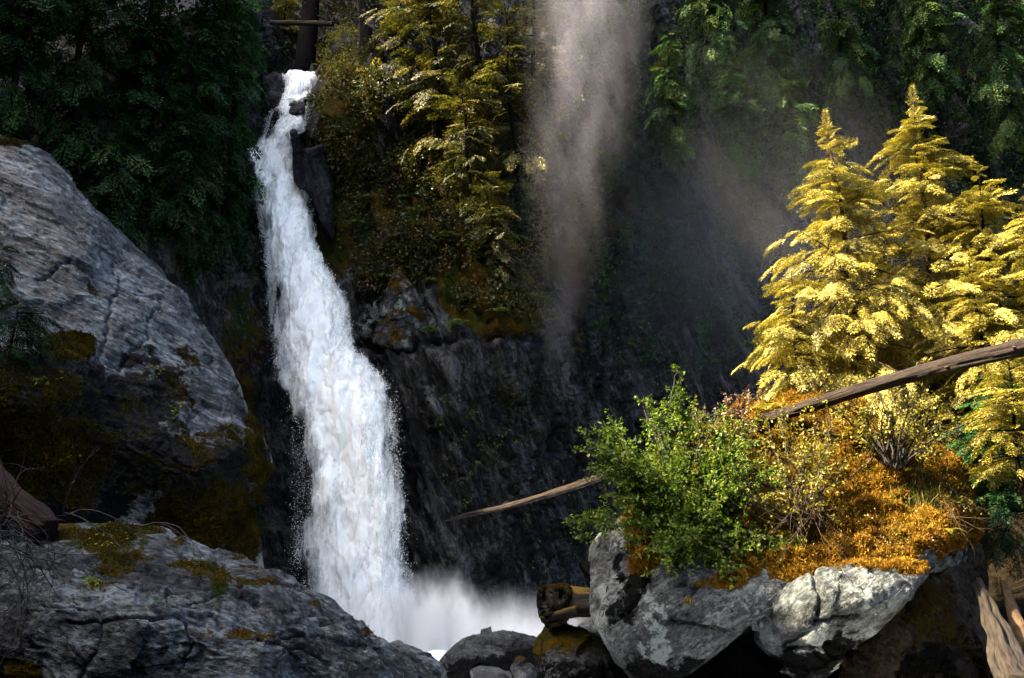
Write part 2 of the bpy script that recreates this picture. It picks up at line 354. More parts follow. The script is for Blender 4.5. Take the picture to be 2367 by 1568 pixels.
# ------------------------------------------------------------------ rocks
def blobs(px, py, lst):
    m = np.zeros(np.shape(px))
    for (x, y, rx, ry, *st) in lst:
        r = np.hypot((px - x) / rx, (py - y) / ry); m = np.maximum(m, (st[0] if st else 1.) * (1 - sstep(.55, 1.25, r)))
    return m
def boulder(name, prof, ctrl, ns, nt, edge, back, disp, mat, mode='col', moss=None, algae_shade=None, parent=None, rim=1.0):
    """closed rock body: a front through control points (sight line + distance), rounded at its outline, and a back of real depth"""
    prof = np.array(prof, float); a = prof[:, 0]
    S = np.linspace(0, 1, ns); S = .6 * S + .4 * (.5 - .5 * np.cos(math.pi * S)); T = np.linspace(0, 1, nt); T = .6 * T + .4 * (.5 - .5 * np.cos(math.pi * T))
    g = a[0] + (a[-1] - a[0]) * S
    lo_, hi_ = np.interp(g, a, prof[:, 1]), np.interp(g, a, prof[:, 2])
    G = np.broadcast_to(g[:, None], (ns, nt)); H = lo_[:, None] + (hi_ - lo_)[:, None] * T[None]
    px, py = (G, H) if mode == 'col' else (H, G)
    de = np.minimum(np.minimum(G - a[0], a[-1] - G), np.minimum(H - lo_[:, None], hi_[:, None] - H))
    tau = np.clip(de / edge, 0, 1); arc = np.sqrt(np.clip(1 - (1 - tau) ** 2, 0, 1))
    d0 = tps(ctrl)(px, py); rm = edge / F * d0.mean() * rim
    df = d0 + rm * (1 - arc)
    db = d0 + rm + back * arc
    Pf, Pb = PX(px, py, df), PX(px, py, db)
    nf = gridnormals(Pf); nf *= -np.sign((nf * Pf).sum(-1).mean()) ; nb = gridnormals(Pb); nb *= np.sign((nb * Pb).sum(-1).mean())
    for sl in ((0, slice(None)), (-1, slice(None)), (slice(None), 0), (slice(None), -1)):
        av = nf[sl] + nb[sl]; av /= np.linalg.norm(av, axis=-1, keepdims=True) + 1e-9; nf[sl] = av; nb[sl] = av
    Df = disp(Pf, px, py); Db = .12 * fbm(Pb * .6, 3)
    for sl in ((0, slice(None)), (-1, slice(None)), (slice(None), 0), (slice(None), -1)): Db[sl] = Df[sl]
    Pf = Pf + nf * Df[..., None]; Pb = Pb + nb * Db[..., None]
    n2 = gridnormals(Pf); n2 *= np.sign((n2 * nf).sum(-1).mean())
    mo = moss(Pf, n2, px, py) if moss else np.zeros(px.shape); ag = algae_shade(Pf, n2, px, py) if algae_shade else np.zeros(px.shape)
    ff = (nf * np.cross(np.gradient(Pf, axis=0), np.gradient(Pf, axis=1))).sum() > 0
    V = np.concatenate([Pf.reshape(-1, 3), Pb.reshape(-1, 3)])
    Q = np.concatenate([gridfaces(ns, nt, 0, ff), gridfaces(ns, nt, ns * nt, not ff)])
    o = mesh(name, V, Q, mat, parent, {'moss': np.r_[mo.ravel(), mo.ravel()], 'algae_shade': np.r_[ag.ravel(), ag.ravel()]})
    return o, dict(P=Pf, n=n2, px=px, py=py, moss=mo)
def crag(a1, f1, a2, f2, a3=0, f3=1., lines=(), amp=.2, wid=6., off=0.):
    def f(P, px, py):
        q = P + off
        d = a1 * fbm(q * f1, 4) + a2 * (ridged(q * f2, 4) - .5)
        if a3:
            d1, d2, v = cells(q * f3 + .3 * fbm(q * f3, 2)[..., None]); d = d + a3 * (v - .5) - a3 * .5 * np.exp(-((d2 - d1) / .06) ** 2)
        for l in lines:
            k, w_ = 1., wid
            s = seg_dist(px + 14 * fbm(P * 1.3, 4), py + 14 * fbm(P * 1.3 + 40, 4), l); d = d - amp * k * np.exp(-(s / w_) ** 2)
        return d
    return f

def chip(a1, a2, lines=(), off=0., f=.8):
    base = crag(a1, .5 * f, .04, .9 * f, 0, 1., lines, .1, 6, off)
    def g(P, px, py):
        q = P + off + .3 * fbm(P * f, 3)[..., None] / f
        return base(P, px, py) + a2 * facets(q * f) + a2 * .35 * facets(q * 2.6 * f + 4) + a2 * .12 * perlin(q * 7 * f) + .012 * fbm(P * 9, 3)
    return g
# ---- the gorge's rear cliff (terrain sheet, chute included)
CL = [(-700, -500, 44), (-700, 600, 34), (-700, 1600, 28), (100, -400, 48), (100, 0, 43), (100, 600, 37), (400, 900, 39), (480, 300, 44), (540, 60, 46), (560, 600, 43.6), (560, 430, 45),
      (600, 900, 42.6), (620, 1300, 41.5), (600, 1600, 40), (640, 560, 48), (660, 440, 49.5), (690, 330, 51), (700, 220, 54.5), (690, 120, 61), (690, -50, 72), (690, -450, 88), (740, 500, 47), (760, 200, 49), (800, -50, 53), (740, 330, 48.5),
      (770, 650, 45), (790, 760, 44.2), (830, 830, 43.2), (860, 700, 43.2), (930, 800, 42.6), (930, 860, 42.2), (940, 1000, 42), (820, 1000, 44), (800, 1300, 43), (950, 1200, 41.5), (1000, 1400, 41), (1000, 1600, 40),
      (900, 400, 46), (1000, 300, 46), (1000, 0, 49), (1200, 200, 46.5), (1200, 500, 45), (1100, 650, 43), (1150, 760, 42.8), (1250, 820, 45), (1200, 1000, 44), (1300, 1000, 48), (1200, 1400, 45), (1250, 1600, 43), (1350, 700, 51),
      (1500, 600, 55), (1500, 1200, 53), (1450, 1400, 50), (1550, 200, 56), (1500, -300, 60), (1750, 800, 58), (1800, 200, 59), (2100, 300, 61), (2100, 900, 58), (2366, 200, 62), (2366, 800, 60), (2000, 1300, 55), (2366, 1300, 52), (2700, 0, 60), (3000, 800, 50), (3000, 1600, 44), (3000, -500, 62), (1900, 1600, 50), (2200, -400, 66)]
nx, ny = 640, 420
gx, gy = np.meshgrid(np.linspace(-650, 3000, nx), np.linspace(-480, 1620, ny), indexing='ij')
cf = tps(CL); dd = cf(gx, gy); Pc = PX(gx, gy, dd)
q = Pc.copy(); ca, sa = math.cos(R(22)), math.sin(R(22))
xr = q[..., 0] * ca + q[..., 2] * sa; zr = -q[..., 0] * sa + q[..., 2] * ca
qs = np.stack([xr * 1.0, q[..., 1] * .8, zr * .11], -1)
rt = sstep(700, 950, gx)
slab = cells(qs * 1.25 + .35 * fbm(q * .35, 3)[..., None])
dis = .55 * fbm(q * .22, 4) + rt * (.85 * (slab[2] - .5) + .5 * (ridged(qs * .9, 5) - .5) + .24 * (ridged(qs * 2.6, 4) - .4) + .25 * facets(qs * 2.2)) + (1 - rt) * (.7 * (ridged(q * .32, 5) - .5)) + .06 * fbm(q * 2.1, 3)
led = np.exp(-(seg_dist(gx, gy, [(760, 790), (850, 800), (930, 815), (1010, 800), (1130, 790), (1260, 800)]) / 10) ** 2)
dis = dis - .35 * led * (1 + fbm(q * .6, 3)) * sstep(700, 830, gx)
nc = gridnormals(Pc); nc *= -np.sign((nc * Pc).sum(-1).mean())
Pc = Pc + nc * dis[..., None]
nc = gridnormals(Pc); nc *= -np.sign((nc * Pc).sum(-1).mean())
mz = .35 * fbm(q * .5, 4)
cm = blobs(gx, gy, [(800, 300, 90, 200, .8), (780, 520, 60, 150, .6), (1080, 660, 80, 90, 1.), (1160, 740, 100, 60, .95), (960, 500, 260, 160, .55), (1250, 500, 200, 260, .45), (1400, 480, 200, 120, .5), (560, 850, 60, 220, .55), (590, 1150, 40, 150, .5), (470, 620, 100, 100, .3), (1350, 850, 160, 120, .35), (1600, 550, 300, 200, .3)]) + mz * .7 + .12 * nc[..., 2]
cliff = mesh('cliff', Pc, gridfaces(nx, ny), M['cliff'], None, {'moss': cm, 'algae_shade': sstep(900, 1200, gy) * .25})
tag(cliff, 'dark wet slabby cliff of the gorge behind the waterfall', None, kind='structure')

def cliff_at(px, py):
    i = np.clip(np.searchsorted(gx[:, 0], px), 1, nx - 1); j = np.clip(np.searchsorted(gy[0], py), 1, ny - 1)
    return Pc[i, j], nc[i, j]

# ---- riverbed and stream
bx, by = np.meshgrid(np.linspace(-70, 70, 160), np.linspace(-30, 75, 130), indexing='ij')
q = np.stack([bx, by, 0 * bx], -1)
bed = -2.3 + .35 * fbm(q * .25, 4) + .02 * (by - 20) + .10 * np.clip(-bx - 9, 0, 40) + .22 * np.clip(bx - 9, 0, 60)
mesh('riverbed', np.stack([bx, by, bed], -1), gridfaces(160, 130), M['earth'], None, {'moss': 0 * bx, 'algae_shade': 0 * bx})['kind'] = 'structure'
wx, wy = np.meshgrid(np.linspace(-8, 7, 220), np.linspace(14, 44.5, 260), indexing='ij')
q = np.stack([wx, wy, 0 * wx], -1)
wz = -1.75 + (wy - 20) * .022 + .05 * fbm(q * 1.1, 5) + .05 * ridged(q * .5, 4) + .25 * np.exp(-((wy - 41) / 2.5) ** 2) * (fbm(q * .8, 4) + .5)
rv = mesh('river', np.stack([wx, wy, wz], -1), gridfaces(220, 260), M['river'], None, {'foam': .9 * np.ones(wx.shape)})
tag(rv, 'white foaming stream between the boulders', None, kind='structure')

# ---- left rock wall
lw_prof = [(296, -420, -60), (312, -420, 0), (335, -420, 60), (375, -420, 122), (430, -420, 167), (490, -420, 232), (560, -420, 302), (625, -420, 372), (690, -420, 422), (750, -420, 462), (800, -420, 502), (850, -420, 532),
           (920, -420, 560), (990, -420, 600), (1040, -420, 620), (1080, -420, 628), (1105, -420, 614), (1130, -420, 580), (1155, -420, 572), (1200, -420, 590), (1260, -420, 608), (1330, -420, 617), (1400, -420, 615), (1560, -420, 600)]
lw_ctrl = [(-420, 300, 26.5), (0, 325, 28.6), (120, 390, 28.8), (-420, 800, 22.6), (0, 600, 26.2), (200, 600, 26.6), (300, 580, 28.4), (100, 760, 24.6), (60, 820, 22.2), (150, 900, 22.3), (300, 790, 26), (460, 770, 28), (350, 1000, 24), (250, 900, 24.2), (540, 900, 27), (480, 980, 25.6), (570, 1020, 25.6), (615, 1065, 26.2),
           (470, 1090, 24), (560, 1120, 25.5), (-420, 1300, 19.5), (0, 1050, 22.2), (0, 1150, 22.4), (200, 1050, 23.6), (200, 1150, 23.8), (380, 1190, 25), (500, 1240, 26.4), (600, 1300, 27), (250, 1300, 24.6), (0, 1500, 21), (400, 1500, 25), (600, 1500, 26.5)]
lw_lines = [[(275, 600), (290, 650), (255, 700), (250, 760), (235, 830)], [(330, 670), (380, 690), (340, 770), (280, 850)], [(420, 860), (450, 930), (440, 1010)], [(500, 740), (490, 800), (500, 860)], [(90, 640), (160, 605)], [(300, 560), (345, 600), (380, 640)]]
lw_moss = [(600, 1090, 50, 30, .9), (160, 800, 75, 45, 1.3), (40, 900, 220, 120, .8), (100, 1050, 260, 160, .9), (330, 930, 70, 120, .6), (430, 900, 60, 140, .65), (500, 1020, 90, 60, .8), (350, 1100, 220, 60, .8), (480, 1200, 160, 110, .95), (560, 1280, 60, 100, 1.), (590, 1000, 25, 90, .9), (440, 720, 30, 100, .5), (225, 640, 25, 60, .6), (210, 540, 40, 60, .35), (60, 320, 80, 25, .8)]
lw_alg = [(612, 1055, 40, 50, 1.1), (575, 1120, 60, 40, 1.1), (120, 900, 160, 90, 1.), (380, 900, 50, 60, .7), (280, 1040, 200, 70, .9), (130, 1130, 220, 120, .9), (490, 1150, 150, 120, .9), (300, 960, 150, 120, .8), (430, 1080, 200, 80, .9), (80, 980, 220, 160, .9), (60, 1180, 200, 80, .7), (190, 850, 80, 40, .7), (560, 1180, 60, 60, .9), (330, 820, 60, 30, .5)]
def lw_disp(P, px, py):
    d = crag(.38, .2, .06, .42, 0, .5, lw_lines, .15, 3.2)(P, px, py); q = rot_y(P, R(22), (.55, .8, 1.7)); q = q + .25 * fbm(P * .7, 3)[..., None]
    return d + .08 * facets(q * .55) + .055 * facets(q * 1.5 + 7) + .04 * facets(q * 4 + 3) + .02 * perlin(q * 9 + 1) + .03 * fbm(q * 5, 4)
lw, lwS = boulder('rock_wall', lw_prof, lw_ctrl, 460, 300, 150, 10, lw_disp, M['wall'], 'row',
                  moss=lambda P, n, px, py: blobs(px, py, lw_moss) * .75 + .22 * fbm(P * .8, 5, .7), algae_shade=lambda P, n, px, py: blobs(px, py, lw_alg) * .95 + .06 + .25 * fbm(P * .5, 4))
tag(lw, 'big sloping grey wet rock wall with moss patches, beside the falls', 'rock wall')

# ---- foreground boulder
fb_prof = [(-260, 1210, 1760), (-150, 1216, 1760), (0, 1232, 1760), (60, 1226, 1760), (130, 1222, 1760), (200, 1208, 1760), (300, 1211, 1760), (370, 1222, 1760), (430, 1250, 1760), (480, 1270, 1760), (530, 1290, 1760), (600, 1330, 1760), (680, 1350, 1760), (720, 1365, 1760), (770, 1390, 1760),
           (820, 1430, 1760), (860, 1460, 1760), (895, 1490, 1760), (930, 1510, 1760), (970, 1530, 1760), (1000, 1566, 1760), (1012, 1640, 1760)]
fb_ctrl = [(-260, 1210, 16), (0, 1232, 16.8), (200, 1212, 17), (320, 1215, 17), (500, 1280, 17), (700, 1360, 17.2), (890, 1490, 17.6), (990, 1560, 17.7), (100, 1330, 14.2), (300, 1330, 14.4), (500, 1360, 14.8), (700, 1420, 15.4), (200, 1395, 13.3), (330, 1395, 13.3), (500, 1400, 13.9), (640, 1430, 14.2), (800, 1480, 15.6),
           (200, 1440, 13.1), (330, 1440, 13.1), (550, 1450, 13.6), (700, 1480, 14.2), (100, 1560, 13.2), (400, 1540, 13.2), (700, 1550, 14.0), (900, 1568, 15.6), (-260, 1500, 12.6), (0, 1760, 12.6), (400, 1760, 12.6), (800, 1760, 14), (1010, 1760, 16)]
fb_lines = [[(100, 1395), (230, 1410), (330, 1392), (420, 1400), (520, 1380), (600, 1395)], [(160, 1445), (270, 1432), (400, 1428), (470, 1440)], [(560, 1385), (640, 1412), (740, 1432), (860, 1470)], [(590, 1400), (660, 1440), (790, 1455)], [(180, 1280), (230, 1310), (330, 1320), (420, 1310)], [(480, 1270), (520, 1330), (560, 1370)],
            [(230, 1410), (240, 1480), (210, 1568)], [(430, 1435), (440, 1500), (420, 1568)], [(600, 1480), (700, 1500), (760, 1540)], [(40, 1300), (150, 1330), (200, 1370)], [(650, 1470), (760, 1480), (850, 1520)]]
fb_moss = [(300, 1262, 60, 40, .8), (340, 1290, 40, 25, .6), (560, 1300, 50, 14, .8), (600, 1360, 60, 16, .7), (510, 1350, 30, 40, .7), (150, 1250, 60, 12, .7), (700, 1385, 40, 8, .5), (250, 1245, 85, 40, 1.25), (170, 1232, 60, 22, .9), (330, 1232, 60, 20, .8), (400, 1260, 30, 20, .7), (270, 1300, 60, 40, .85), (480, 1330, 70, 30, .8), (430, 1310, 60, 14, .9), (560, 1345, 50, 40, .55), (230, 1350, 40, 20, .6), (585, 1465, 80, 20, .8), (500, 1400, 20, 25, .6), (60, 1560, 60, 40, .9), (730, 1400, 16, 12, .8), (640, 1337, 20, 6, .8), (840, 1460, 40, 12, .6), (480, 1470, 60, 20, .45), (390, 1440, 40, 25, .45)]
def fb_disp(P, px, py):
    d = crag(.2, .55, .05, .75, 0, .95, fb_lines, .10, 3.6)(P, px, py); q = rot_y(P, R(14), (.7, .9, 1.5)); q = q + .3 * fbm(P * .8, 3)[..., None]
    return d + .055 * facets(q * .7) + .04 * facets(q * 1.9 + 5) + .02 * facets(q * 5 + 2) + .05 * fbm(q * 1.8 + 11, 3) + .01 * perlin(q * 13) + .014 * fbm(q * 9, 3) - .03 * np.clip(ridged(q * 2.2 + 8, 3) - .75, 0, 1)
fb, fbS = boulder('boulder', fb_prof, fb_ctrl, 520, 320, 60, 4, fb_disp, M['fore'],
                  moss=lambda P, n, px, py: blobs(px, py, fb_moss) * .8 + .22 * fbm(P * 1.6, 5, .7), algae_shade=lambda P, n, px, py: .05 + .25 * sstep(1420, 1560, py) + .2 * fbm(P * .8, 4) + .3 * sstep(200, -50, px))  # algal patches, plus shade of the lower face put into the colour
tag(fb, 'long dark grey boulder with yellow moss on top in the lower left corner', 'boulder')

# ---- the island: great mossy boulder on the right
ib_prof = [(1364, 1300, 1425), (1372, 1268, 1440), (1388, 1238, 1462), (1425, 1212, 1530), (1470, 1160, 1570), (1530, 1085, 1585), (1600, 1015, 1545), (1700, 955, 1478), (1740, 940, 1448), (1810, 928, 1400), (1900, 928, 1390), (2000, 942, 1370), (2080, 985, 1340), (2150, 1040, 1330), (2210, 1085, 1320), (2250, 1140, 1290), (2268, 1195, 1240)]
ib_ctrl = [(1364, 1360, 19.6), (1400, 1400, 18.6), (1450, 1300, 18.8), (1430, 1225, 19.6), (1530, 1280, 18.5), (1470, 1165, 20), (1600, 1020, 20.4), (1800, 935, 20.8), (2000, 950, 20.8), (2150, 1045, 20.6), (2260, 1190, 20.2), (1600, 1250, 18.7), (1700, 1150, 19.2), (1900, 1100, 19.4), (2050, 1100, 19.2), (1900, 1230, 18.3), (2100, 1200, 18.4), (2200, 1200, 19),
           (1600, 1320, 17.9), (1750, 1320, 17.8), (1900, 1310, 17.7), (2120, 1300, 17.8), (1500, 1430, 17.7), (1650, 1430, 17.6), (1780, 1380, 17.5), (1500, 1560, 18.2), (1640, 1510, 17.9), (2000, 1360, 17.9), (2200, 1310, 18.8)]
def ml(px):    # lower limit of the moss blanket
    return np.interp(px, [1360, 1440, 1455, 1520, 1530, 1600, 1700, 1760, 1850, 1900, 1960, 2050, 2150, 2270], [1180, 1190, 1330, 1300, 1285, 1310, 1345, 1320, 1352, 1350, 1310, 1295, 1290, 1260])
def ib_moss(P, n, px, py): return sstep(26, -26, py - ml(px) + 30 * fbm(P * 1.4, 3)) * 1.1 + blobs(px, py, [(1490, 1270, 40, 60, .8), (1590, 1390, 10, 8, 1.), (1650, 1350, 60, 14, .7)]) * .8
ib_lines = [[(1520, 1300), (1480, 1370), (1420, 1440)], [(1455, 1230), (1440, 1320), (1400, 1400)], [(1390, 1260), (1400, 1340), (1370, 1420)], [(1560, 1440), (1620, 1450), (1690, 1460)]]
def ib_disp(P, px, py):
    up = sstep(30, -60, py - ml(px))
    d = crag(.12, .4, .03, .8, 0, 1.1, ib_lines, .12, 6)(P, px, py) * (1 - .4 * up); q = P + .3 * fbm(P * .8, 3)[..., None]
    return d + (.06 * facets(q * .6 + 3) + .03 * facets(q * 1.7) + .014 * facets(q * 5) + .012 * fbm(P * 9, 3)) * (1 - up) + up * (.22 * fbm(P * 1.1, 3) + .13 * fbm(P * 3.0, 3) + .06)
ib, ibS = boulder('mossy_boulder', ib_prof, ib_ctrl, 420, 300, 36, 3.5, ib_disp, M['isl'], moss=ib_moss, algae_shade=lambda P, n, px, py: .16 + .25 * fbm(P * .9, 4) + .6 * blobs(px, py, [(1440, 1360, 60, 110, .7), (1540, 1540, 120, 40, .8), (2240, 1250, 60, 90, .6)]))  # algal patches; the lowest blobs put underside shade into the colour
tag(ib, 'huge pale grey boulder with an orange moss dome carrying bushes', 'boulder')
ic, icS = boulder('boulder', [(1742, 1428, 1478), (1770, 1396, 1508), (1812, 1362, 1535), (1850, 1340, 1566), (1900, 1316, 1560), (1960, 1300, 1508), (2010, 1294, 1470), (2060, 1292, 1425), (2105, 1296, 1375), (2138, 1302, 1322)],
                  [(1745, 1450, 18.3), (1812, 1366, 17.5), (1950, 1304, 17.5), (2130, 1308, 17.7), (1850, 1420, 16.9), (1980, 1400, 16.8), (2070, 1370, 17.1), (1900, 1540, 17.3), (1820, 1520, 17.7), (2000, 1470, 17.2)], 260, 220, 15, 3,
                  chip(.07, .10, [[(1812, 1480), (1890, 1440), (1990, 1420)], [(1800, 1500), (1880, 1490), (1960, 1495)], [(1880, 1320), (1900, 1390), (1885, 1440)]], 31), M['isl'],
                  moss=lambda P, n, px, py: sstep(18, -18, py - 1318 + 20 * fbm(P * 2, 2)) * .9 * sstep(1850, 2000, px) + .05, algae_shade=lambda P, n, px, py: .55 * sstep(1450, 1530, py + .12 * (px - 1900)) + .14 + .25 * fbm(P * .9, 4))  # black underside: its shade is put into the colour
tag(ic, 'sun-dappled pale boulder below the orange moss, right of the black gap', 'boulder')
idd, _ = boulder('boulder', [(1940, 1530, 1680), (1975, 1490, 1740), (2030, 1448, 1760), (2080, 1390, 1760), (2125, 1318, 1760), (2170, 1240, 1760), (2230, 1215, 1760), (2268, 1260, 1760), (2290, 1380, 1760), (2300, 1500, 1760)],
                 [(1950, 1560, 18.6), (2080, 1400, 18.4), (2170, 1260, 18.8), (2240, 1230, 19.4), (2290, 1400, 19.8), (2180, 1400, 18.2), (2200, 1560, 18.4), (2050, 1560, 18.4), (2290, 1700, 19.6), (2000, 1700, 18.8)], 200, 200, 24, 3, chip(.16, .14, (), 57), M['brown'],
                 moss=lambda P, n, px, py: .35 + .35 * fbm(P * 1., 4), algae_shade=lambda P, n, px, py: .1 + .3 * fbm(P * .8, 3) + .4 * sstep(1420, 1540, py))  # bottom blackened, underside shade put into the colour
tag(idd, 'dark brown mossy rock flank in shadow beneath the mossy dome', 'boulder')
# rock behind the black gap; the gap's shade is put into its colour
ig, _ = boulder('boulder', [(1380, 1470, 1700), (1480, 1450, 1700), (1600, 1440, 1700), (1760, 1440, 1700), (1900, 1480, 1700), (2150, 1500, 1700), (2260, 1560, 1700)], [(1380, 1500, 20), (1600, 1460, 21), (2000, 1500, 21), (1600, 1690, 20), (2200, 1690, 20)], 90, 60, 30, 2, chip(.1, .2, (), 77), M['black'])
tag(ig, 'rock in the gap under the pale boulders, coloured black for the shade', 'boulder')

# ---- small rocks by the stream
def small(prof, d, ns, nt, label, mat, off, moss=None, name='rock', edge=22, tilt=0., back=.9, cam_=None, dark_foot=None):
    x = [p[0] for p in prof]; t = [p[1] for p in prof]; b = [p[2] for p in prof]; xm = sum(x) / len(x)
    k = d / F
    ctrl = [(x[0], (t[0] + b[0]) / 2, d + .3), (x[-1], (t[-1] + b[-1]) / 2, d + .35), (xm, min(t) + 4, d + .75), (xm, max(b), d - .1), ((x[0] + xm) / 2, sum(t) / len(t) * .4 + sum(b) / len(b) * .6, d - .3 + tilt), ((x[-1] + xm) / 2, sum(t) / len(t) * .4 + sum(b) / len(b) * .6, d - .2 - tilt)]
    o, S = boulder(name, prof, cam_ or ctrl, ns, nt, edge, back, chip(.09, .08, (), off, 1.3), mat, moss=moss, algae_shade=dark_foot)
    tag(o, label, 'rock'); return o, S
small([(1006, 1548, 1610), (1030, 1512, 1610), (1070, 1478, 1610), (1110, 1464, 1610), (1160, 1458, 1608), (1210, 1463, 1605), (1246, 1474, 1590), (1262, 1500, 1560)], 24.5, 150, 90, 'pale flat-topped grey rock at the foot of the falls', M['stream'], 3., dark_foot=lambda P, n, px, py: .75 * sstep(1490, 1530, py - (px - 1130) * -.22))  # darker towards the foot
small([(1238, 1520, 1580), (1246, 1470, 1600), (1262, 1446, 1620), (1300, 1440, 1640), (1340, 1452, 1640), (1385, 1466, 1620), (1412, 1480, 1600), (1424, 1520, 1570)], 19.6, 140, 100, 'squarish rock capped in yellow-green moss beside the stream', M['stream'], 11.,
      moss=lambda P, n, px, py: .95 * sstep(1540, 1470, py + 25 * fbm(P * 2, 3)), dark_foot=lambda P, n, px, py: .6 * sstep(1500, 1540, py))  # moss on top, darker below
small([(893, 1492, 1560), (910, 1486, 1580), (950, 1498, 1590), (990, 1516, 1590), (1025, 1530, 1580), (1040, 1550, 1575)], 20.5, 90, 60, 'low dark rock at the tip of the foreground boulder', M['fore'], 21.)
small([(1183, 1545, 1590), (1190, 1520, 1600), (1203, 1517, 1600), (1225, 1532, 1600), (1246, 1550, 1590)], 19.0, 70, 50, 'small pointed stone with yellow moss at the water edge', M['stream'], 33., edge=10, moss=lambda P, n, px, py: .6 * sstep(1545, 1520, py) + .1)
small([(1090, 1552, 1620), (1110, 1544, 1620), (1150, 1548, 1620), (1172, 1560, 1610)], 20.5, 60, 40, 'flat wet stone breaking through the white stream', M['stream'], 43., edge=10)
small([(1330, 1465, 1560), (1345, 1440, 1560), (1368, 1430, 1560), (1390, 1440, 1560), (1412, 1470, 1560)], 20.3, 70, 50, 'wedge of pale rock between mossy rock and big boulder', M['isl'], 53., edge=10)
# rocks splitting the waterfall's head
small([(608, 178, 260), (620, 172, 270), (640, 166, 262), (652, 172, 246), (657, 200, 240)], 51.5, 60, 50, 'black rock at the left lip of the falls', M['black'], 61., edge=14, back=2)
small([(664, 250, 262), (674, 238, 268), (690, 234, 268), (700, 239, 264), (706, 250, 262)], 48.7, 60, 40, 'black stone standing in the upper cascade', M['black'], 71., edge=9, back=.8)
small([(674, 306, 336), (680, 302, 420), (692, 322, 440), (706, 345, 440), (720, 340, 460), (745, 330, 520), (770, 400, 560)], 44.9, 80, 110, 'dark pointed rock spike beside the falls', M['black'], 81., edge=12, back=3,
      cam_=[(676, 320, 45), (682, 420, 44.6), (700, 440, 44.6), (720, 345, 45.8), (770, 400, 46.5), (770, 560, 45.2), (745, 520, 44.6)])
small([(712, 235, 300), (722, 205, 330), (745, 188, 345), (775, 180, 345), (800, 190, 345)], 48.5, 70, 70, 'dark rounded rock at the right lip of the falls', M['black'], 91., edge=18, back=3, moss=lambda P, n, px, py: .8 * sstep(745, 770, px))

# pale lichened slabs standing out of the cliff beside the falls
M['slab'] = rock_mat('lichened_slab_rock', (.006, .0066, .0066), (.024, .0265, .026), (.08, .088, .084), moss=((.012, .008, .001), (.07, .038, .003)), sc=.9, rough=.5, bump=1., strata=STR, lichen=(.12, .14, .11), lich_t=.57, spec=.15)
def slab(prof, ctrl, label, off):
    o, _ = boulder('rock_outcrop', prof, ctrl, 90, 120, 16, 2.0, chip(.12, .16, (), off, 1.0), M['slab'], moss=lambda P, n, px, py: .35 + .5 * fbm(P * .9, 4) + .2 * sstep(690, 640, py), algae_shade=lambda P, n, px, py: .2 + .4 * fbm(P * .7, 3)); tag(o, label, 'rock')
slab([(868, 722, 790), (885, 690, 800), (908, 640, 806), (924, 612, 808), (940, 640, 810), (965, 690, 812), (1000, 752, 812)], [(868, 750, 42.9), (924, 618, 43.2), (1000, 760, 43.0), (930, 720, 42.1), (900, 790, 42.2), (970, 800, 42.2)], 'tall pointed lichened slab on the cliff right of the falls', 5.)
slab([(985, 720, 806), (1005, 676, 812), (1030, 690, 816), (1056, 730, 816), (1082, 785, 812)], [(985, 750, 42.9), (1010, 685, 43.1), (1080, 790, 43), (1030, 760, 42.3), (1020, 810, 42.3)], 'broad pale slab right of the pointed lichened one', 15.)
slab([(828, 720, 770), (838, 692, 782), (856, 684, 788), (874, 700, 790), (886, 730, 786)], [(828, 740, 43.4), (856, 690, 43.6), (886, 750, 43.3), (856, 745, 42.8)], 'small dark slab between the falls and the pointed lichened one', 25.)
# ------------------------------------------------------------------ waterfall
WE = np.array([(168, 655, 738, 53.0), (182, 653, 746, 52.6), (200, 655, 730, 52.0), (222, 650, 718, 51.2), (242, 645, 716, 50.6), (256, 622, 718, 50.2), (280, 614, 712, 49.4), (300, 609, 705, 48.9), (315, 606, 684, 48.6), (335, 590, 678, 48.2), (348, 556, 680, 48.), (362, 550, 682, 47.7), (380, 556, 682, 47.3), (400, 566, 684, 46.9), (420, 577, 706, 46.4), (450, 584, 714, 46.0),
               (500, 594, 718, 45.4), (550, 602, 726, 44.9), (600, 610, 746, 44.4), (650, 618, 776, 43.9), (700, 624, 796, 43.4), (750, 628, 806, 43.0), (800, 634, 818, 42.6), (835, 640, 852, 42.2), (870, 648, 884, 41.9), (920, 655, 905, 41.6), (960, 664, 914, 41.3), (1000, 672, 914, 41.1), (1050, 678, 917, 40.9), (1100, 680, 922, 40.7), (1200, 678, 926, 40.5), (1300, 678, 932, 40.3), (1400, 690, 955, 40.1), (1500, 700, 980, 40.0)], float)
wf = empty('waterfall', PX(840, 1490, 40.), 'tall white waterfall plunging down the dark gorge in a slanting ribbon', 'waterfall')
def wedge(y):
    return [np.interp(y, WE[:, 0], WE[:, k]) for k in (1, 2, 3)]
ys = np.linspace(170, 1498, 520); L, Rr, Dp = wedge(ys)
jit = 5 * fbm(np.stack([ys * .02, 0 * ys, 0 * ys], -1), 4); jit2 = 5 * fbm(np.stack([ys * .02, 0 * ys + 9, 0 * ys], -1), 4)
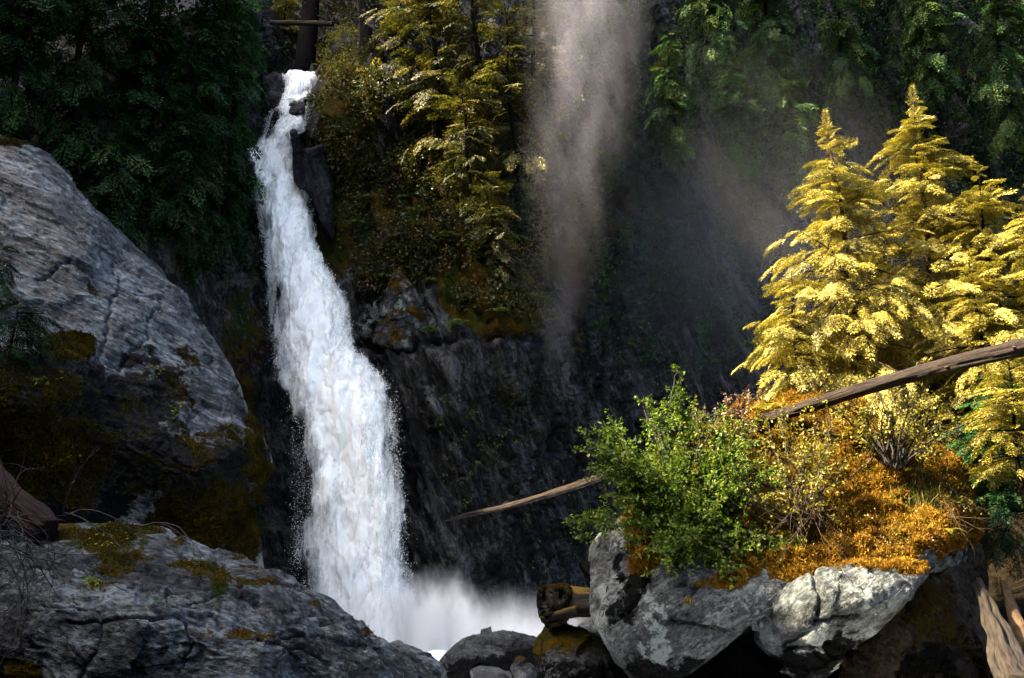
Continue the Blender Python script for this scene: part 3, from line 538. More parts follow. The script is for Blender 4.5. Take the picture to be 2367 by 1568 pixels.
for k, (wd, off, thin) in enumerate(((1.16, .55, .12), (1.0, .25, .0), (.90, -.1, .0), (.74, -.45, .10), (.95, -.6, .5))):
    S = np.linspace(-1, 1, 90); c = (L + Rr) / 2; hw = (Rr - L) / 2 * wd
    px = (c + (jit + jit2) * .5)[:, None] + hw[:, None] * S[None]; py = np.broadcast_to(ys[:, None], px.shape)
    d = (Dp + off)[:, None] - .8 * np.sqrt(np.clip(1 - S ** 2, 0, 1))[None] + 0 * px
    P = PX(px, py, d); lng = np.r_[0, np.cumsum(np.linalg.norm(np.diff(P[:, 45], axis=0), axis=1))]
    q = np.stack([P[..., 0] * 1.0, P[..., 2] * .35, P[..., 1] * .3 + k * 7], -1)
    P[..., 1] -= .55 * fbm(q * .8, 5); P[..., 0] += .12 * fbm(q * 2.2 + 5, 3)
    uv = np.stack([P[..., 0], np.broadcast_to(lng[:, None], px.shape)], -1)
    tn = thin + blobs(px, py, [(638, 292, 42, 52, .95), (562, 345, 34, 26, .8), (692, 1080, 50, 140, .62), (720, 1240, 50, 110, .45), (695, 1330, 50, 60, .55), (655, 960, 25, 60, .6), (690, 238, 30, 12, .8), (905, 1000, 30, 120, .3), (650, 690, 20, 80, .4)])
    mesh('water_sheet', P, gridfaces(*px.shape), M['water'], wf, {'edge': np.broadcast_to(np.abs(S)[None], px.shape), 'layer': np.full(px.shape, float(k)), 'thin': tn}, uv=uv)
# flying drops round the ribbon, too many to count
n = 80000
y = 172 + 1330 * rng.random(n) ** .8; l, r_, d = wedge(y)
side = rng.random(n); t = np.where(side < .30, -1 - np.abs(rng.normal(0, .12, n)) + .2, np.where(side < .62, 1 + np.abs(rng.normal(0, .12, n)) - .2, rng.uniform(-1, 1, n)))
spread = np.interp(y, [170, 400, 800, 1500], [.7, 1, 1, 1.25]); px = (l + r_) / 2 + (r_ - l) / 2 * t * (1 + (spread - 1) * .15)
clump = perlin(np.stack([px * .03, y * .008, 0 * y], -1)) + .6 * perlin(np.stack([px * .09, y * .03, 0 * y + 4], -1))
keep = (clump > rng.normal(-.05, .35, n)) & ~((t < -.8) & (y > 880) & (rng.random(n) < .75))
px, y, d = px[keep], y[keep], d[keep]; n = len(px)
C = PX(px, y, d - rng.uniform(-.2, 1.5, n))
tet = np.array([(1, 0, -.5), (-.5, .87, -.5), (-.5, -.87, -.5), (0, 0, 1.6)])
sz = rng.uniform(.004, .011, n) * rng.choice([1, 1, 1, 1.8], n)
V = C[:, None] + tet[None] * sz[:, None, None]
i = np.arange(n)[:, None] * 4
tr = np.concatenate([i + [0, 2, 1], i + [0, 1, 3], i + [1, 2, 3], i + [2, 0, 3]])
sp = mesh('spray', V, tr, M['drops'], wf, smooth=True); sp['kind'] = 'stuff'

# ------------------------------------------------------------------ foliage builders
def bough(seed, ntw=13, nl=6, ll=.075, lw=.022, droop=.22, spread=.42, up=.0):
    """one flat, ferny conifer bough of unit length along +x: leaflets as quads (n,4,3)"""
    g = np.random.default_rng(seed); out = []
    def leaf(p, d, ln, wd):
        d = d / np.linalg.norm(d); s = np.cross(d, (0, 0, 1.)); s /= np.linalg.norm(s) + 1e-6
        s = s + np.array([0, 0, g.normal(0, .45)]); m = p + d * ln * .5
        out.append((p, m + s * wd, p + d * ln, m - s * wd))
    for k in range(ntw):
        s = .06 + .94 * (k + g.uniform(-.3, .3)) / ntw
        for sd in (-1, 1):
            p0 = np.array([s, 0, up * s - droop * s * s])
            tl = spread * (1 - s) ** .75 * g.uniform(.65, 1.15) + .07
            an = R(g.uniform(42, 62)); dr = np.array([math.cos(an), sd * math.sin(an), g.normal(0, .1)])
            for j in range(nl):
                f = (j + .6) / nl; p = p0 + dr * tl * f + np.array([.06 * f * f, 0, -.5 * droop * f * f * tl / .4])
                for s2 in ((-1, 1) if j < nl - 1 else (0,)):
                    a2 = s2 * R(g.uniform(30, 55)); c, s_ = math.cos(a2), math.sin(a2)
                    leaf(p, np.array([dr[0] * c - dr[1] * s_, dr[0] * s_ + dr[1] * c, -.25 + g.normal(0, .12)]), ll * g.uniform(.7, 1.25) * (1.15 - .4 * f), lw * g.uniform(.8, 1.2))
    leaf(np.array([.97, 0, up - droop]), np.array([1., 0, -.5]), ll * 1.3, lw)
    return np.array(out)
FINE = [bough(100 + k, 13, 4, .10, .016, droop=.2 + .06 * k, spread=.34, up=.10 * (k % 3)) for k in range(6)]
MID = [bough(200 + k, 9, 3, .15, .025, droop=.3 + .06 * k, spread=.36, up=.12 * (k % 3)) for k in range(6)]
FLAT = [bough(250 + k, 9, 3, .14, .022, droop=.10 + .03 * k, spread=.36) for k in range(6)]
COARSE = [bough(300 + k, 7, 3, .17, .045, droop=.25 + .05 * k, spread=.42) for k in range(5)]
def place(templ, pos, az, pitch, ln, roll, g, bag, vbase=None, vnoise=.26):
    """put boughs at pos with heading az, pitch, length"""
    ids = g.integers(0, len(templ), len(pos))
    vb = g.uniform(.2, .8, len(pos)) if vbase is None else vbase
    for k in range(len(templ)):
        m = np.where(ids == k)[0]
        if not len(m): continue
        t = templ[k]; a, p_, r_ = az[m], pitch[m], roll[m]
        X = np.stack([np.cos(a) * np.cos(p_), np.sin(a) * np.cos(p_), np.sin(p_)], -1)
        Y0 = np.stack([-np.sin(a), np.cos(a), 0 * a], -1); Z0 = np.cross(X, Y0)
        Y = Y0 * np.cos(r_)[:, None] + Z0 * np.sin(r_)[:, None]; Z = np.cross(X, Y)
        Bm = np.stack([X, Y, Z], 1)                                   # rows
        W = np.einsum('qvc,ncd->nqvd', t, Bm) * ln[m][:, None, None, None] + pos[m][:, None, None]
        v = np.clip(vb[m][:, None] + g.normal(0, vnoise, (len(m), len(t))), 0, 1)
        bag.quads(W.reshape(-1, 4, 3), v.ravel())
def conifer(name, label, base, height, radius, nb, templ, leaf, bark='bark', seed=0, lean=(0, 0), start=.08, shape=.8, group=None, azc=None, droop=0., tr=None, gap=.0, cat='conifer', spray=.8, apex=False):
    g = np.random.default_rng(seed); base = np.asarray(base, float)
    root = empty(name, base, label, cat, group)
    t = np.linspace(0, 1, 14); lx, ly = lean
    def axis(h): return base + np.stack([lx * h ** 1.3 + .012 * height * np.sin(h * 9 + seed), ly * h ** 1.3 + .01 * height * np.cos(h * 8 + seed), height * h], -1)
    r0 = tr or height * .014
    b = Bag(); b.tube(axis(t), r0 * (1 - t) ** .8 + .006, 8)
    h = start + (1 - start) * (g.random(nb) ** .85)
    if gap: h = h[np.abs((h * 9) % 1 - .5) > gap * g.random(nb)]
    nb = len(h)
    prof = (1 - h) ** shape
    az0 = g.uniform(0, 2 * math.pi, nb); ln = radius * (prof * g.uniform(.5, 1.1, nb) * (1 + .22 * np.sin(h * 23 + 2 * az0 + seed)) + .025)
    az = az0 if azc is None else azc[0] + g.normal(0, azc[1], nb)
    pitch = R(8) + R(38) * (h - .55) * 1.6 + g.normal(0, R(8), nb) - droop
    pos = axis(h)
    for k in range(0, nb, 2):                                         # limbs
        e = pos[k] + ln[k] * .8 * np.array([math.cos(az[k]) * math.cos(pitch[k]), math.sin(az[k]) * math.cos(pitch[k]), math.sin(pitch[k]) - .1])
        b.tube([pos[k], (pos[k] + e) / 2 + (0, 0, .02 * ln[k]), e], [.012 * ln[k] + .006, .009 * ln[k] + .004, .003], 3, cap=False)
    b.build('trunk', M[bark], root, smooth=True)
    c = Bag()
    ns_ = np.clip((ln / spray * 2.6).astype(int), 1, 9); rep_ = np.repeat(np.arange(nb), ns_)
    first = np.concatenate([[True], rep_[1:] != rep_[:-1]])
    f = np.where(first, 1., g.uniform(.18, .95, len(rep_))); L2 = ln[rep_]
    sl = np.minimum(spray * g.uniform(.65, 1.25, len(rep_)), L2 * 1.0) * (1 - .25 * (1 - f))
    dir_ = np.stack([np.cos(az[rep_]) * np.cos(pitch[rep_]), np.sin(az[rep_]) * np.cos(pitch[rep_]), np.sin(pitch[rep_])], -1)
    sag = .16 * L2 * f ** 2
    pp = pos[rep_] + dir_ * np.maximum(L2 * f - sl * .8, 0)[:, None] - np.stack([0 * sag, 0 * sag, sag * .6], -1)
    sa_ = az[rep_] + np.where(first, 0, g.choice([-1, 1], len(rep_)) * g.uniform(.35, 1.0, len(rep_)))
    vb = np.repeat(g.uniform(.25, .75, nb), ns_) + g.normal(0, .1, len(rep_))
    if apex: place(templ[:1], axis(np.array([.93, .955, .975])), np.array([.3, 2.4, 4.4]), np.array([1.1, 1.15, 1.4]), np.array([.35, .3, .45]), np.zeros(3), g, c)
    place(templ, pp, sa_, pitch[rep_] - R(10) - .25 * f, sl, g.normal(0, .4, len(rep_)), g, c, vb)
    c.build('crown', M[leaf], root)
    return root
LEAF6 = np.array([[(0, 0, 0), (.33, .26, .05), (.72, .2, .04), (1, 0, -.04)], [(0, 0, 0), (1, 0, -.04), (.72, -.2, .04), (.33, -.26, .05)]])
def leaves_at(P, D, ln, g, bag, var, flat=.6):
    n = len(P); D = D / (np.linalg.norm(D, axis=1)[:, None] + 1e-9)
    up = np.array([0, 0, 1.]) * flat + g.normal(0, .55, (n, 3)); Y = np.cross(up, D); Y /= np.linalg.norm(Y, axis=1)[:, None] + 1e-9; Z = np.cross(D, Y)
    B = np.stack([D, Y, Z], 1)
    W = np.einsum('qvc,ncd->nqvd', LEAF6, B) * ln[:, None, None, None] + P[:, None, None]
    bag.quads(W.reshape(-1, 4, 3), np.repeat(var, 2))
def shrub(name, label, base, targets, nstem, ntwig, nleaf, ll, leaf, seed, spread=.35, group=None, cat='shrub', bark='twig', r0=.022, bend=.25, leafy=.25, twl=.45):
    """targets: points the stems reach for; twigs and leaves along their outer part"""
    g = np.random.default_rng(seed); base = np.asarray(base, float); root = empty(name, base, label, cat, group)
    st = Bag(); lv = Bag(); T = np.asarray(targets, float)
    LP, LD = [], []
    for k in range(nstem):
        b0 = base + g.normal(0, .12, 3) * (1, 1, .15); e = T[g.integers(len(T))] + g.normal(0, spread, 3)
        t = np.linspace(0, 1, 9)[:, None]; L_ = np.linalg.norm(e - b0)
        side = g.normal(0, bend, 3) * L_ * .5
        pth = b0 + (e - b0) * t + side * (t * (1 - t)) + np.array([0, 0, 1]) * L_ * .25 * (t * (1 - t)) + g.normal(0, .012, (9, 3)) * L_
        st.tube(pth, r0 * (1 - .8 * t[:, 0]) + .003, 4, cap=False)
        for j in range(ntwig):
            f = g.uniform(leafy, 1); p = pth[0] * 0 + np.array([np.interp(f, t[:, 0], pth[:, c]) for c in range(3)])
            dr = (e - b0) / L_ * .5 + g.normal(0, .6, 3) + (0, 0, .1); dr /= np.linalg.norm(dr); tl = twl * g.uniform(.4, 1.1)
            q_ = p + dr * tl + (0, 0, -.06 * tl)
            st.tube([p, (p + q_) / 2 + (0, 0, .03), q_], [.006, .004, .002], 3, cap=False)
            m = nleaf; u = g.uniform(.1, 1.05, m)[:, None]
            LP.append(p + (q_ - p) * u + g.normal(0, .02, (m, 3))); LD.append(dr * .5 + g.normal(0, .7, (m, 3)) + (0, 0, -.15))
    st.build('stem', M[bark], root, smooth=True)
    P = np.concatenate(LP); D = np.concatenate(LD)
    leaves_at(P, D, ll * g.uniform(.55, 1.25, len(P)), g, lv, np.clip(g.normal(.5, .24, len(P)), 0, 1))
    lv.build('foliage', M[leaf], root); return root
def fern(name, label, base, size, seed, nf=9, leaf='fern', out=None, group=None):
    g = np.random.default_rng(seed); base = np.asarray(base, float); root = empty(name, base, label, 'fern', group); b = Bag()
    for k in range(nf):
        az = 2 * math.pi * k / nf + g.normal(0, .3); L_ = size * g.uniform(.7, 1.1); hd = np.array([math.cos(az), math.sin(az), 0])
        if out is not None: hd = hd + np.asarray(out) * .8; hd /= np.linalg.norm(hd)
        t = np.linspace(0, 1, 15)[:, None]
        ax = base + hd * L_ * t * .85 + np.array([0, 0, 1]) * L_ * (.75 * t - .85 * t * t)
        b.tube(ax[::3], .004, 3, cap=False, var=.3)
        sd = np.cross(hd, (0, 0, 1)); tg = np.gradient(ax, axis=0); tg /= np.linalg.norm(tg, axis=1)[:, None]
        for i in range(1, 15):
            pl = size * .24 * math.sin(math.pi * min(1, i / 15 * .9 + .12)) * 1.0
            for s in (-1, 1):
                d_ = sd * s + tg[i] * .45 + (0, 0, -.2); d_ /= np.linalg.norm(d_); w_ = tg[i] * size * .026
                p = ax[i]; b.quads(np.array([[p, p + d_ * pl * .5 + w_, p + d_ * pl, p + d_ * pl * .5 - w_]]), np.array([np.clip(g.normal(.5, .2), 0, 1)]))
    b.build('frond', M[leaf], root); return root
def fuzz(name, S, mask, n, ln, wd, mat, seed, parent, up=.5, curl=.4):
    """short blades standing on the surface S where mask(px,py,moss) > random"""
    g = np.random.default_rng(seed); P, nr, px, py = (S[k].reshape(-1, S[k].shape[-1]) if S[k].ndim == 3 else S[k].ravel() for k in ('P', 'n', 'px', 'py'))
    mo = mask(px, py, S['moss'].ravel()); ar = np.linalg.norm(np.cross(np.gradient(S['P'], axis=0), np.gradient(S['P'], axis=1)), axis=-1).ravel()
    w_ = np.clip(mo, 0, 1) * ar; ids = g.choice(len(w_), n, p=w_ / w_.sum())
    p = P[ids] + g.normal(0, .02, (n, 3)); N_ = nr[ids] * (1 - up) + np.array([0, 0, up]) + g.normal(0, curl, (n, 3)); N_ /= np.linalg.norm(N_, axis=1)[:, None]
    s = np.cross(N_, g.normal(0, 1, (n, 3))); s /= np.linalg.norm(s, axis=1)[:, None]
    L_ = ln * g.uniform(.5, 1.3, n)[:, None]; p = p - N_ * L_ * .25
    V = np.stack([p - s * wd, p + s * wd, p + N_ * L_], 1)
    cl = .5 + .5 * fbm(p * 1.5, 3) + g.normal(0, .14, n)
    o = mesh(name, V, np.arange(3 * n).reshape(n, 3), mat, parent, {'var': np.repeat(np.clip(cl, 0, 1), 3)}, smooth=False); o['kind'] = 'stuff'; return o
def surf_at(S, x, y):
    k = np.argmin((S['px'] - x) ** 2 + (S['py'] - y) ** 2); i = np.unravel_index(k, S['px'].shape); return S['P'][i], S['n'][i]

# ------------------------------------------------------------------ moss coats
fuzz('moss', ibS, lambda px, py, m: sstep(.45, .9, m) * sstep(1990, 1880, px) * .0 + sstep(.45, .9, m), 95000, .075, .012, M['moss'], 1, ib, up=.45)
fuzz('moss', icS, lambda px, py, m: sstep(.4, .8, m), 5000, .05, .01, M['moss'], 2, ic)
fuzz('moss', fbS, lambda px, py, m: sstep(.5, .9, m), 26000, .035, .006, M['darkmoss'], 3, fb)
fuzz('moss', lwS, lambda px, py, m: sstep(.5, .95, m), 50000, .09, .016, M['darkmoss'], 4, lw)

# ------------------------------------------------------------------ island trees
K = [('tall narrow golden cedar, shorter and left of the two tallest on the boulder', 1990, 960, 22.5, 1915, 285, 3.8, 190),
     ('tallest golden cedar behind the leaning log', 2168, 960, 23.5, 2114, 222, 3.6, 190),
     ('golden cedar cut off by the right picture edge', 2440, 1050, 21.5, 2390, 400, 3.1, 150)]
for k, (lab, bxp, byp, bd, tx, ty, rad, nb) in enumerate(K):
    b0 = PX(bxp, byp, bd); t0 = PX(tx, ty, bd); 
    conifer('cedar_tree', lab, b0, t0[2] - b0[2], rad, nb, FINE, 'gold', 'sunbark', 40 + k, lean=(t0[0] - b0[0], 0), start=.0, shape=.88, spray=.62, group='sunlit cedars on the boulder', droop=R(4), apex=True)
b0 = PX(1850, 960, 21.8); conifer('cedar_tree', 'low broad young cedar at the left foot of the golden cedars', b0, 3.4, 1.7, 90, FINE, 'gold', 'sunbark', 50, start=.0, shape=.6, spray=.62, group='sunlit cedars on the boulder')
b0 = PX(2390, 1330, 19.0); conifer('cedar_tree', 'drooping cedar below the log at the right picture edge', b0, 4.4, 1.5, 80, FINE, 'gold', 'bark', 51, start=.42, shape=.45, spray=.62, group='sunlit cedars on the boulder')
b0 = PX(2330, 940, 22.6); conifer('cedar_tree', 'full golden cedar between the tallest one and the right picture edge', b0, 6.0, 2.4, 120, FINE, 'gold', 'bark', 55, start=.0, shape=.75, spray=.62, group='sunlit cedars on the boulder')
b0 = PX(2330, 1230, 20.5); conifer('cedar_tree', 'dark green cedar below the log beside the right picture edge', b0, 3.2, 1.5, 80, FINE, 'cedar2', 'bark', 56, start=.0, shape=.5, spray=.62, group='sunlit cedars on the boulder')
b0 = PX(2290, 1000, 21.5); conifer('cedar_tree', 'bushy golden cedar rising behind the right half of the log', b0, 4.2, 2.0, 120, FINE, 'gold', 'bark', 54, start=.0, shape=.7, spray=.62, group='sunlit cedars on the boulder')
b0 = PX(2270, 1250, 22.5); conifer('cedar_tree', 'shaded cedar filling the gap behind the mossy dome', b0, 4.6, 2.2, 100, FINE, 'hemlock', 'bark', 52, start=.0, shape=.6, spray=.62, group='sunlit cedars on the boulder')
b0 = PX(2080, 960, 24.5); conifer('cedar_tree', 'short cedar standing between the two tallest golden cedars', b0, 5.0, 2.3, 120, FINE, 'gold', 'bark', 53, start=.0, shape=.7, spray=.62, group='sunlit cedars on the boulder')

# ---- shaded cedars on the left cliff
left = [(515, 470, 43.0, 12, 2.3, 130, 'lush green cedar overhanging the left lip of the falls', 61), (430, 520, 41, 13, 2.9, 130, 'dark cedar second from the falls on the left cliff', 62), (300, 470, 39, 12.5, 2.9, 120, 'dark cedar in the middle of the left cliff', 63),
        (160, 400, 37.5, 13, 2.8, 120, 'dark cedar above the top of the grey rock wall', 64), (20, 380, 36, 12, 2.6, 110, 'dark cedar in the upper left corner', 65), (-130, 380, 35, 12, 2.6, 90, 'dark cedar cut by the left picture edge', 68)]
for (x, y, d, h, r_, nb, lab, sd) in left:
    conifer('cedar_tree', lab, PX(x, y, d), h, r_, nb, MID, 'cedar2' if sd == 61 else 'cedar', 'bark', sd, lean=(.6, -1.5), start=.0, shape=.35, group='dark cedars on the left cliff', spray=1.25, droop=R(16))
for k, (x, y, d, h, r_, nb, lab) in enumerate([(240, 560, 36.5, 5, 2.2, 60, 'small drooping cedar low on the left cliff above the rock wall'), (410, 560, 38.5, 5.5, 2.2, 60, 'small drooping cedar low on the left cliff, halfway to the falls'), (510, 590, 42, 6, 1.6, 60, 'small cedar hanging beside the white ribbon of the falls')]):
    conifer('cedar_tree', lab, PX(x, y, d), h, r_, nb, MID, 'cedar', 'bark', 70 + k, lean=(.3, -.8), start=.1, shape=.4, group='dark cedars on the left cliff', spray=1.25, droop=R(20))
# ---- hemlocks right of the falls
hem = [(1010, 330, 44.5, 10, 2.7, 90, 'sunlit hemlock on the slope right of the falls, its top cut off'), (1110, 300, 44.2, 10, 2.7, 85, 'sunlit hemlock between slope and drifting mist'), (1190, 420, 43.8, 9, 2.4, 70, 'hemlock at the left edge of the mist'),
       (1090, 470, 43.6, 5.5, 2.3, 60, 'hemlock low on the slope beneath the sunlit ones'), (930, 200, 46, 9, 2.4, 70, 'sunlit hemlock behind the dark trunk right of the falls'), (1240, 230, 45, 9, 2.5, 80, 'pale hemlock half veiled by the mist'), (1150, 620, 43, 4, 1.6, 70, 'short hemlock under the slope, above the ledge')]
for k, (x, y, d, h, r_, nb, lab) in enumerate(hem):
    conifer('hemlock_tree', lab, PX(x, y, d), h, r_, nb, FLAT, 'hemlock', 'bark', 80 + k, lean=(-.6, -1.4), start=.0, shape=.3, group='hemlocks on the slope right of the falls', spray=1.0, droop=R(4))
mis = [(1640, 160, 53, 9, 2.6, 130, 'green cedar hanging in the haze at the top, right of the mist'), (1780, 200, 55, 10, 3.0, 130, 'dim cedar at the top above the golden cedars'), (1700, 350, 53.5, 4.5, 2.6, 90, 'drooping cedar on the hazy cliff left of the golden cedars'), (1830, 340, 54, 4.5, 2.4, 80, 'dim cedar on the hazy cliff just left of the golden cedar tops'),
       (1560, 330, 52, 6, 2.0, 70, 'cedar half lost in the mist'), (2150, 180, 57, 9, 2.8, 90, 'dim cedar behind the tip of the tallest golden cedar'), (2330, 260, 57, 11, 3.0, 100, 'dim cedar in the upper right corner'), (1950, 170, 56, 8, 2.4, 70, 'dim cedar at the top edge, nearest the upper right corner')]
for k, (x, y, d, h, r_, nb, lab) in enumerate(mis):
    conifer('cedar_tree', lab, PX(x, y, d), h, r_, nb, MID, 'misty', 'bark', 90 + k, lean=(-.5, -1.5), start=.0, shape=.4, group='hazy cedars on the right cliff', spray=1.25, droop=R(18))
# ---- trunks and a golden tree at the head of the falls
conifer('hemlock_tree', 'bright yellow tree glimpsed above the head of the falls', PX(655, 130, 60), 7, 1.6, 90, MID, 'gold', 'bark', 101, start=.0, shape=.3, cat='conifer')
for (x0, y0, x1, y1, d, r_, lab, sd) in ((708, 175, 718, -120, 55.5, .5, 'thick dark trunk standing above the head of the falls', 5), (850, 190, 842, -100, 47.5, .42, 'dark straight trunk right of the head of the falls', 6)):
    a, b = PX(x0, y0, d), PX(x1, y1, d); t = np.linspace(0, 1, 30)[:, None]; rt_ = empty('tree_trunk', a, lab, 'tree trunk')
    bg_ = Bag(); bg_.tube(a + (b - a) * t + .1 * np.sin(t * 5 + sd), r_ * (1.25 - .35 * t[:, 0]), 18, bump=lambda u, th: 1 + .12 * perlin(np.stack([np.cos(th) * 2.5, np.sin(th) * 2.5, u * 2 + sd], -1)))
    bg_.build('bark', M['bark'], rt_, smooth=True)
    g = np.random.default_rng(sd)
    for k in range(9):
        sb = Bag(); p = a + (b - a) * g.uniform(.1, 1); e = p + g.normal(0, 1, 3) * (1.1, .5, .3) - (0, .6, .4); sb.tube([p, (p + e) / 2 - (0, 0, .1), e], [.05, .03, .01], 4)
        sb.build('dead_branch', M['twig'], rt_, smooth=True)
def log(name, label, p0, p1, r0, r1, mat, seed, n=120, sides=20, amp=.12, stubs=0, sag=0., cat='log', tip=False, freq=3, flare=0.):
    p0, p1 = np.asarray(p0, float), np.asarray(p1, float); t = np.linspace(0, 1, n)[:, None]; L_ = np.linalg.norm(p1 - p0)
    pth = p0 + (p1 - p0) * t; g = np.random.default_rng(seed)
    pth = pth + .010 * L_ * fbm(np.concatenate([t * 3, 0 * t + seed, 0 * t], 1)[:, None], 3)[:, 0][:, None] * np.array([.3, .3, 1]) - np.array([0, 0, sag]) * t * (1 - t) * 4
    rr = r0 + (r1 - r0) * t[:, 0]
    if tip: rr = rr * np.clip(t[:, 0] / .06, .12, 1) ** .7
    if flare: rr = rr * (1 + flare * np.exp(-(t[:, 0] / .22) ** 2))
    root = empty(name, (p0 + p1) / 2 - (0, 0, max(r0, r1)), label, cat); b = Bag()
    b.tube(pth, rr, sides, bump=lambda u, th: 1 + amp * fbm(np.stack([np.cos(th) * freq, np.sin(th) * freq, u * L_ * .8 + seed], -1), 3))
    bo = b.build('bark', M[mat], root, smooth=True); th_ = np.arange(sides) / sides * 2 * math.pi
    for nm, vals in (('bark_x', np.cos(th_)[None] * 2.6 + 0 * t), ('bark_y', np.sin(th_)[None] * 2.6 + 0 * t), ('bark_z', 0 * th_[None] + t * L_ * .9 + seed)):
        at = bo.data.attributes.new(nm, 'FLOAT', 'POINT'); at.data.foreach_set('value', np.r_[vals.ravel(), 0, 0].astype(np.float32))
    for k in range(stubs):
        f = g.uniform(.05, .95); p = p0 + (p1 - p0) * f; r = r0 + (r1 - r0) * f; d_ = g.normal(0, 1, 3); d_ -= (p1 - p0) * (d_ @ (p1 - p0)) / L_ ** 2; d_ /= np.linalg.norm(d_)
        sb = Bag(); sb.tube([p + d_ * r * .6, p + d_ * r * 1.3, p + d_ * (r * 1.3 + .12 * g.uniform(.4, 1.4)) + (p1 - p0) / L_ * .08], [r * .28, r * .2, .012], 6); sb.build('branch_stub', M[mat], root, smooth=True)
    return root
log('fallen_log', 'thin mossy log bridging the gully above the falls', PX(625, 52, 52), PX(770, 56, 51), .13, .15, 'mosslog', 9)
log('dead_stump', 'pale leaning dead snag at the head of the falls', PX(718, 186, 52.5), PX(722, 150, 52.6), .16, .10, 'drift', 10, n=20, cat='stump')
log('dead_stump', 'pale broken snag right of the leaning one at the falls head', PX(728, 182, 52.3), PX(744, 152, 52.3), .18, .12, 'drift', 11, n=20, cat='stump')

# ------------------------------------------------------------------ logs
log('fallen_log', 'long weathered log leaning across the golden cedars, its thin tip over the gorge', PX(1016, 1212, 28.5), PX(1016, 1212, 28.5) + 1.32 * (PX(2520, 748, 15.6) - PX(1016, 1212, 28.5)), .05, .175, 'log', 12, n=340, sides=32, amp=.24, stubs=20, tip=True, freq=4)
ml_ = log('mossy_log', 'short broken log with a gnarled root end and orange moss jutting from the big boulder', PX(1275, 1390, 20.6), PX(1405, 1390, 19.8), .29, .27, 'mosslog', 13, n=90, sides=48, amp=.22, stubs=0, freq=1.6)
rb, rbS = boulder('root_end', [(1236, 1378, 1400), (1243, 1356, 1428), (1262, 1350, 1440), (1290, 1348, 1442), (1312, 1352, 1432), (1324, 1372, 1412)], [(1240, 1390, 20.3), (1262, 1362, 20.0), (1300, 1360, 20.0), (1280, 1395, 19.75), (1256, 1425, 19.95), (1310, 1425, 20.0), (1292, 1380, 20.05), (1268, 1408, 19.7)], 120, 100, 14, .35,
                  lambda P, px, py: .10 * fbm(P * 2.2, 4) + .09 * facets(P * 3.5) - .10 * np.exp(-(np.hypot(px - 1300, py - 1378) / 9) ** 2) - .08 * np.exp(-(np.hypot(px - 1262, py - 1402) / 8) ** 2) + .03 * facets(P * 9), M['brown'], moss=lambda P, n, px, py: .8 * sstep(1375, 1352, py) + .2 * fbm(P * 3, 3), algae_shade=lambda P, n, px, py: .45 + .3 * fbm(P * 3, 3), parent=ml_)
log('broken_branch', 'short twisted piece of wood under the mossy log', PX(1252, 1432, 20.0), PX(1335, 1412, 19.7), .07, .10, 'mosslog', 14, n=30, amp=.35, cat='branch')
log('rotten_log', 'red-brown rotten log end above the foreground boulder, at the left edge', PX(-60, 1105, 17.0), PX(112, 1228, 16.2), .34, .20, 'redlog', 15, n=120, sides=48, amp=.4, stubs=5, freq=2.8)
log('driftwood_trunk', 'pale twisted driftwood trunk in the lower right corner', PX(2262, 1345, 18.6), PX(2350, 1600, 15.6), .07, .25, 'drift', 16, n=140, sides=48, amp=.5, freq=1.4)
log('driftwood_trunk', 'reddish splintered trunk behind the pale driftwood', PX(2318, 1350, 19.2), PX(2372, 1500, 17.5), .06, .16, 'sunbark', 17, n=80, sides=20, amp=.3)
log('snag', 'dark charred snag poking out behind the left edge of the big boulder', PX(1345, 1300, 20.6), PX(1385, 1345, 20.4), .10, .15, 'bark', 18, n=40, amp=.4)
tw = Bag(); tw.tube(PX(np.array([1285, 1266, 1252, 1246]), np.array([1440, 1455, 1490, 1545]), np.array([19.3, 18.9, 18.8, 18.8])), [.006, .009, .011, .008], 5)
tag(tw.build('stick', M['redlog'], None, smooth=True), 'thin reddish stick leaning on the mossy squarish rock', 'stick')

# ------------------------------------------------------------------ shrubs and plants of the island
def tg(lst): return [PX(x, y, d) for (x, y, d) in lst]
shrub('shrub', 'big leafy green bush at the left end of the mossy boulder', PX(1590, 1235, 18.7), tg([(1410, 1010, 18.6), (1480, 960, 19), (1540, 960, 19.2), (1400, 1090, 18.3), (1450, 1060, 18.2), (1620, 960, 19.3), (1540, 1060, 18.2), (1430, 1160, 18.2), (1600, 1080, 18.2), (1520, 1150, 18.0), (1680, 1060, 18.4), (1650, 1150, 18.0), (1590, 1200, 17.9), (1420, 1040, 18.5), (1390, 1090, 18.3), (1400, 1130, 18.2), (1440, 1110, 18.1), (1400, 1040, 18.4), (1680, 1100, 18.3), (1720, 1150, 18.1), (1700, 1210, 17.9), (1640, 1190, 17.8), (1560, 1265, 17.8), (1650, 1275, 17.7), (1480, 1210, 18.0), (1700, 1050, 18.6), (1600, 1000, 18.9)]), 125, 15, 15, .078, 'bush', 1, spread=.24)
shrub('sapling', 'upright leafy sapling rising from the top of the green bush', PX(1560, 1010, 19.3), tg([(1564, 885, 19.3), (1552, 920, 19.3), (1490, 925, 19.3)]), 7, 12, 9, .07, 'bush', 2, spread=.08, twl=.25)
shrub('shrub', 'airy yellow bush with bare stems in the middle of the mossy boulder', PX(1850, 1225, 18.2), tg([(1800, 980, 18.7), (1860, 960, 18.8), (1830, 1050, 18.3), (1890, 1040, 18.4), (1780, 1070, 18.3), (1850, 1110, 18.0), (1920, 1000, 18.8), (1810, 1140, 18.0)]), 20, 12, 10, .072, 'bush2', 3, spread=.25, leafy=.4)
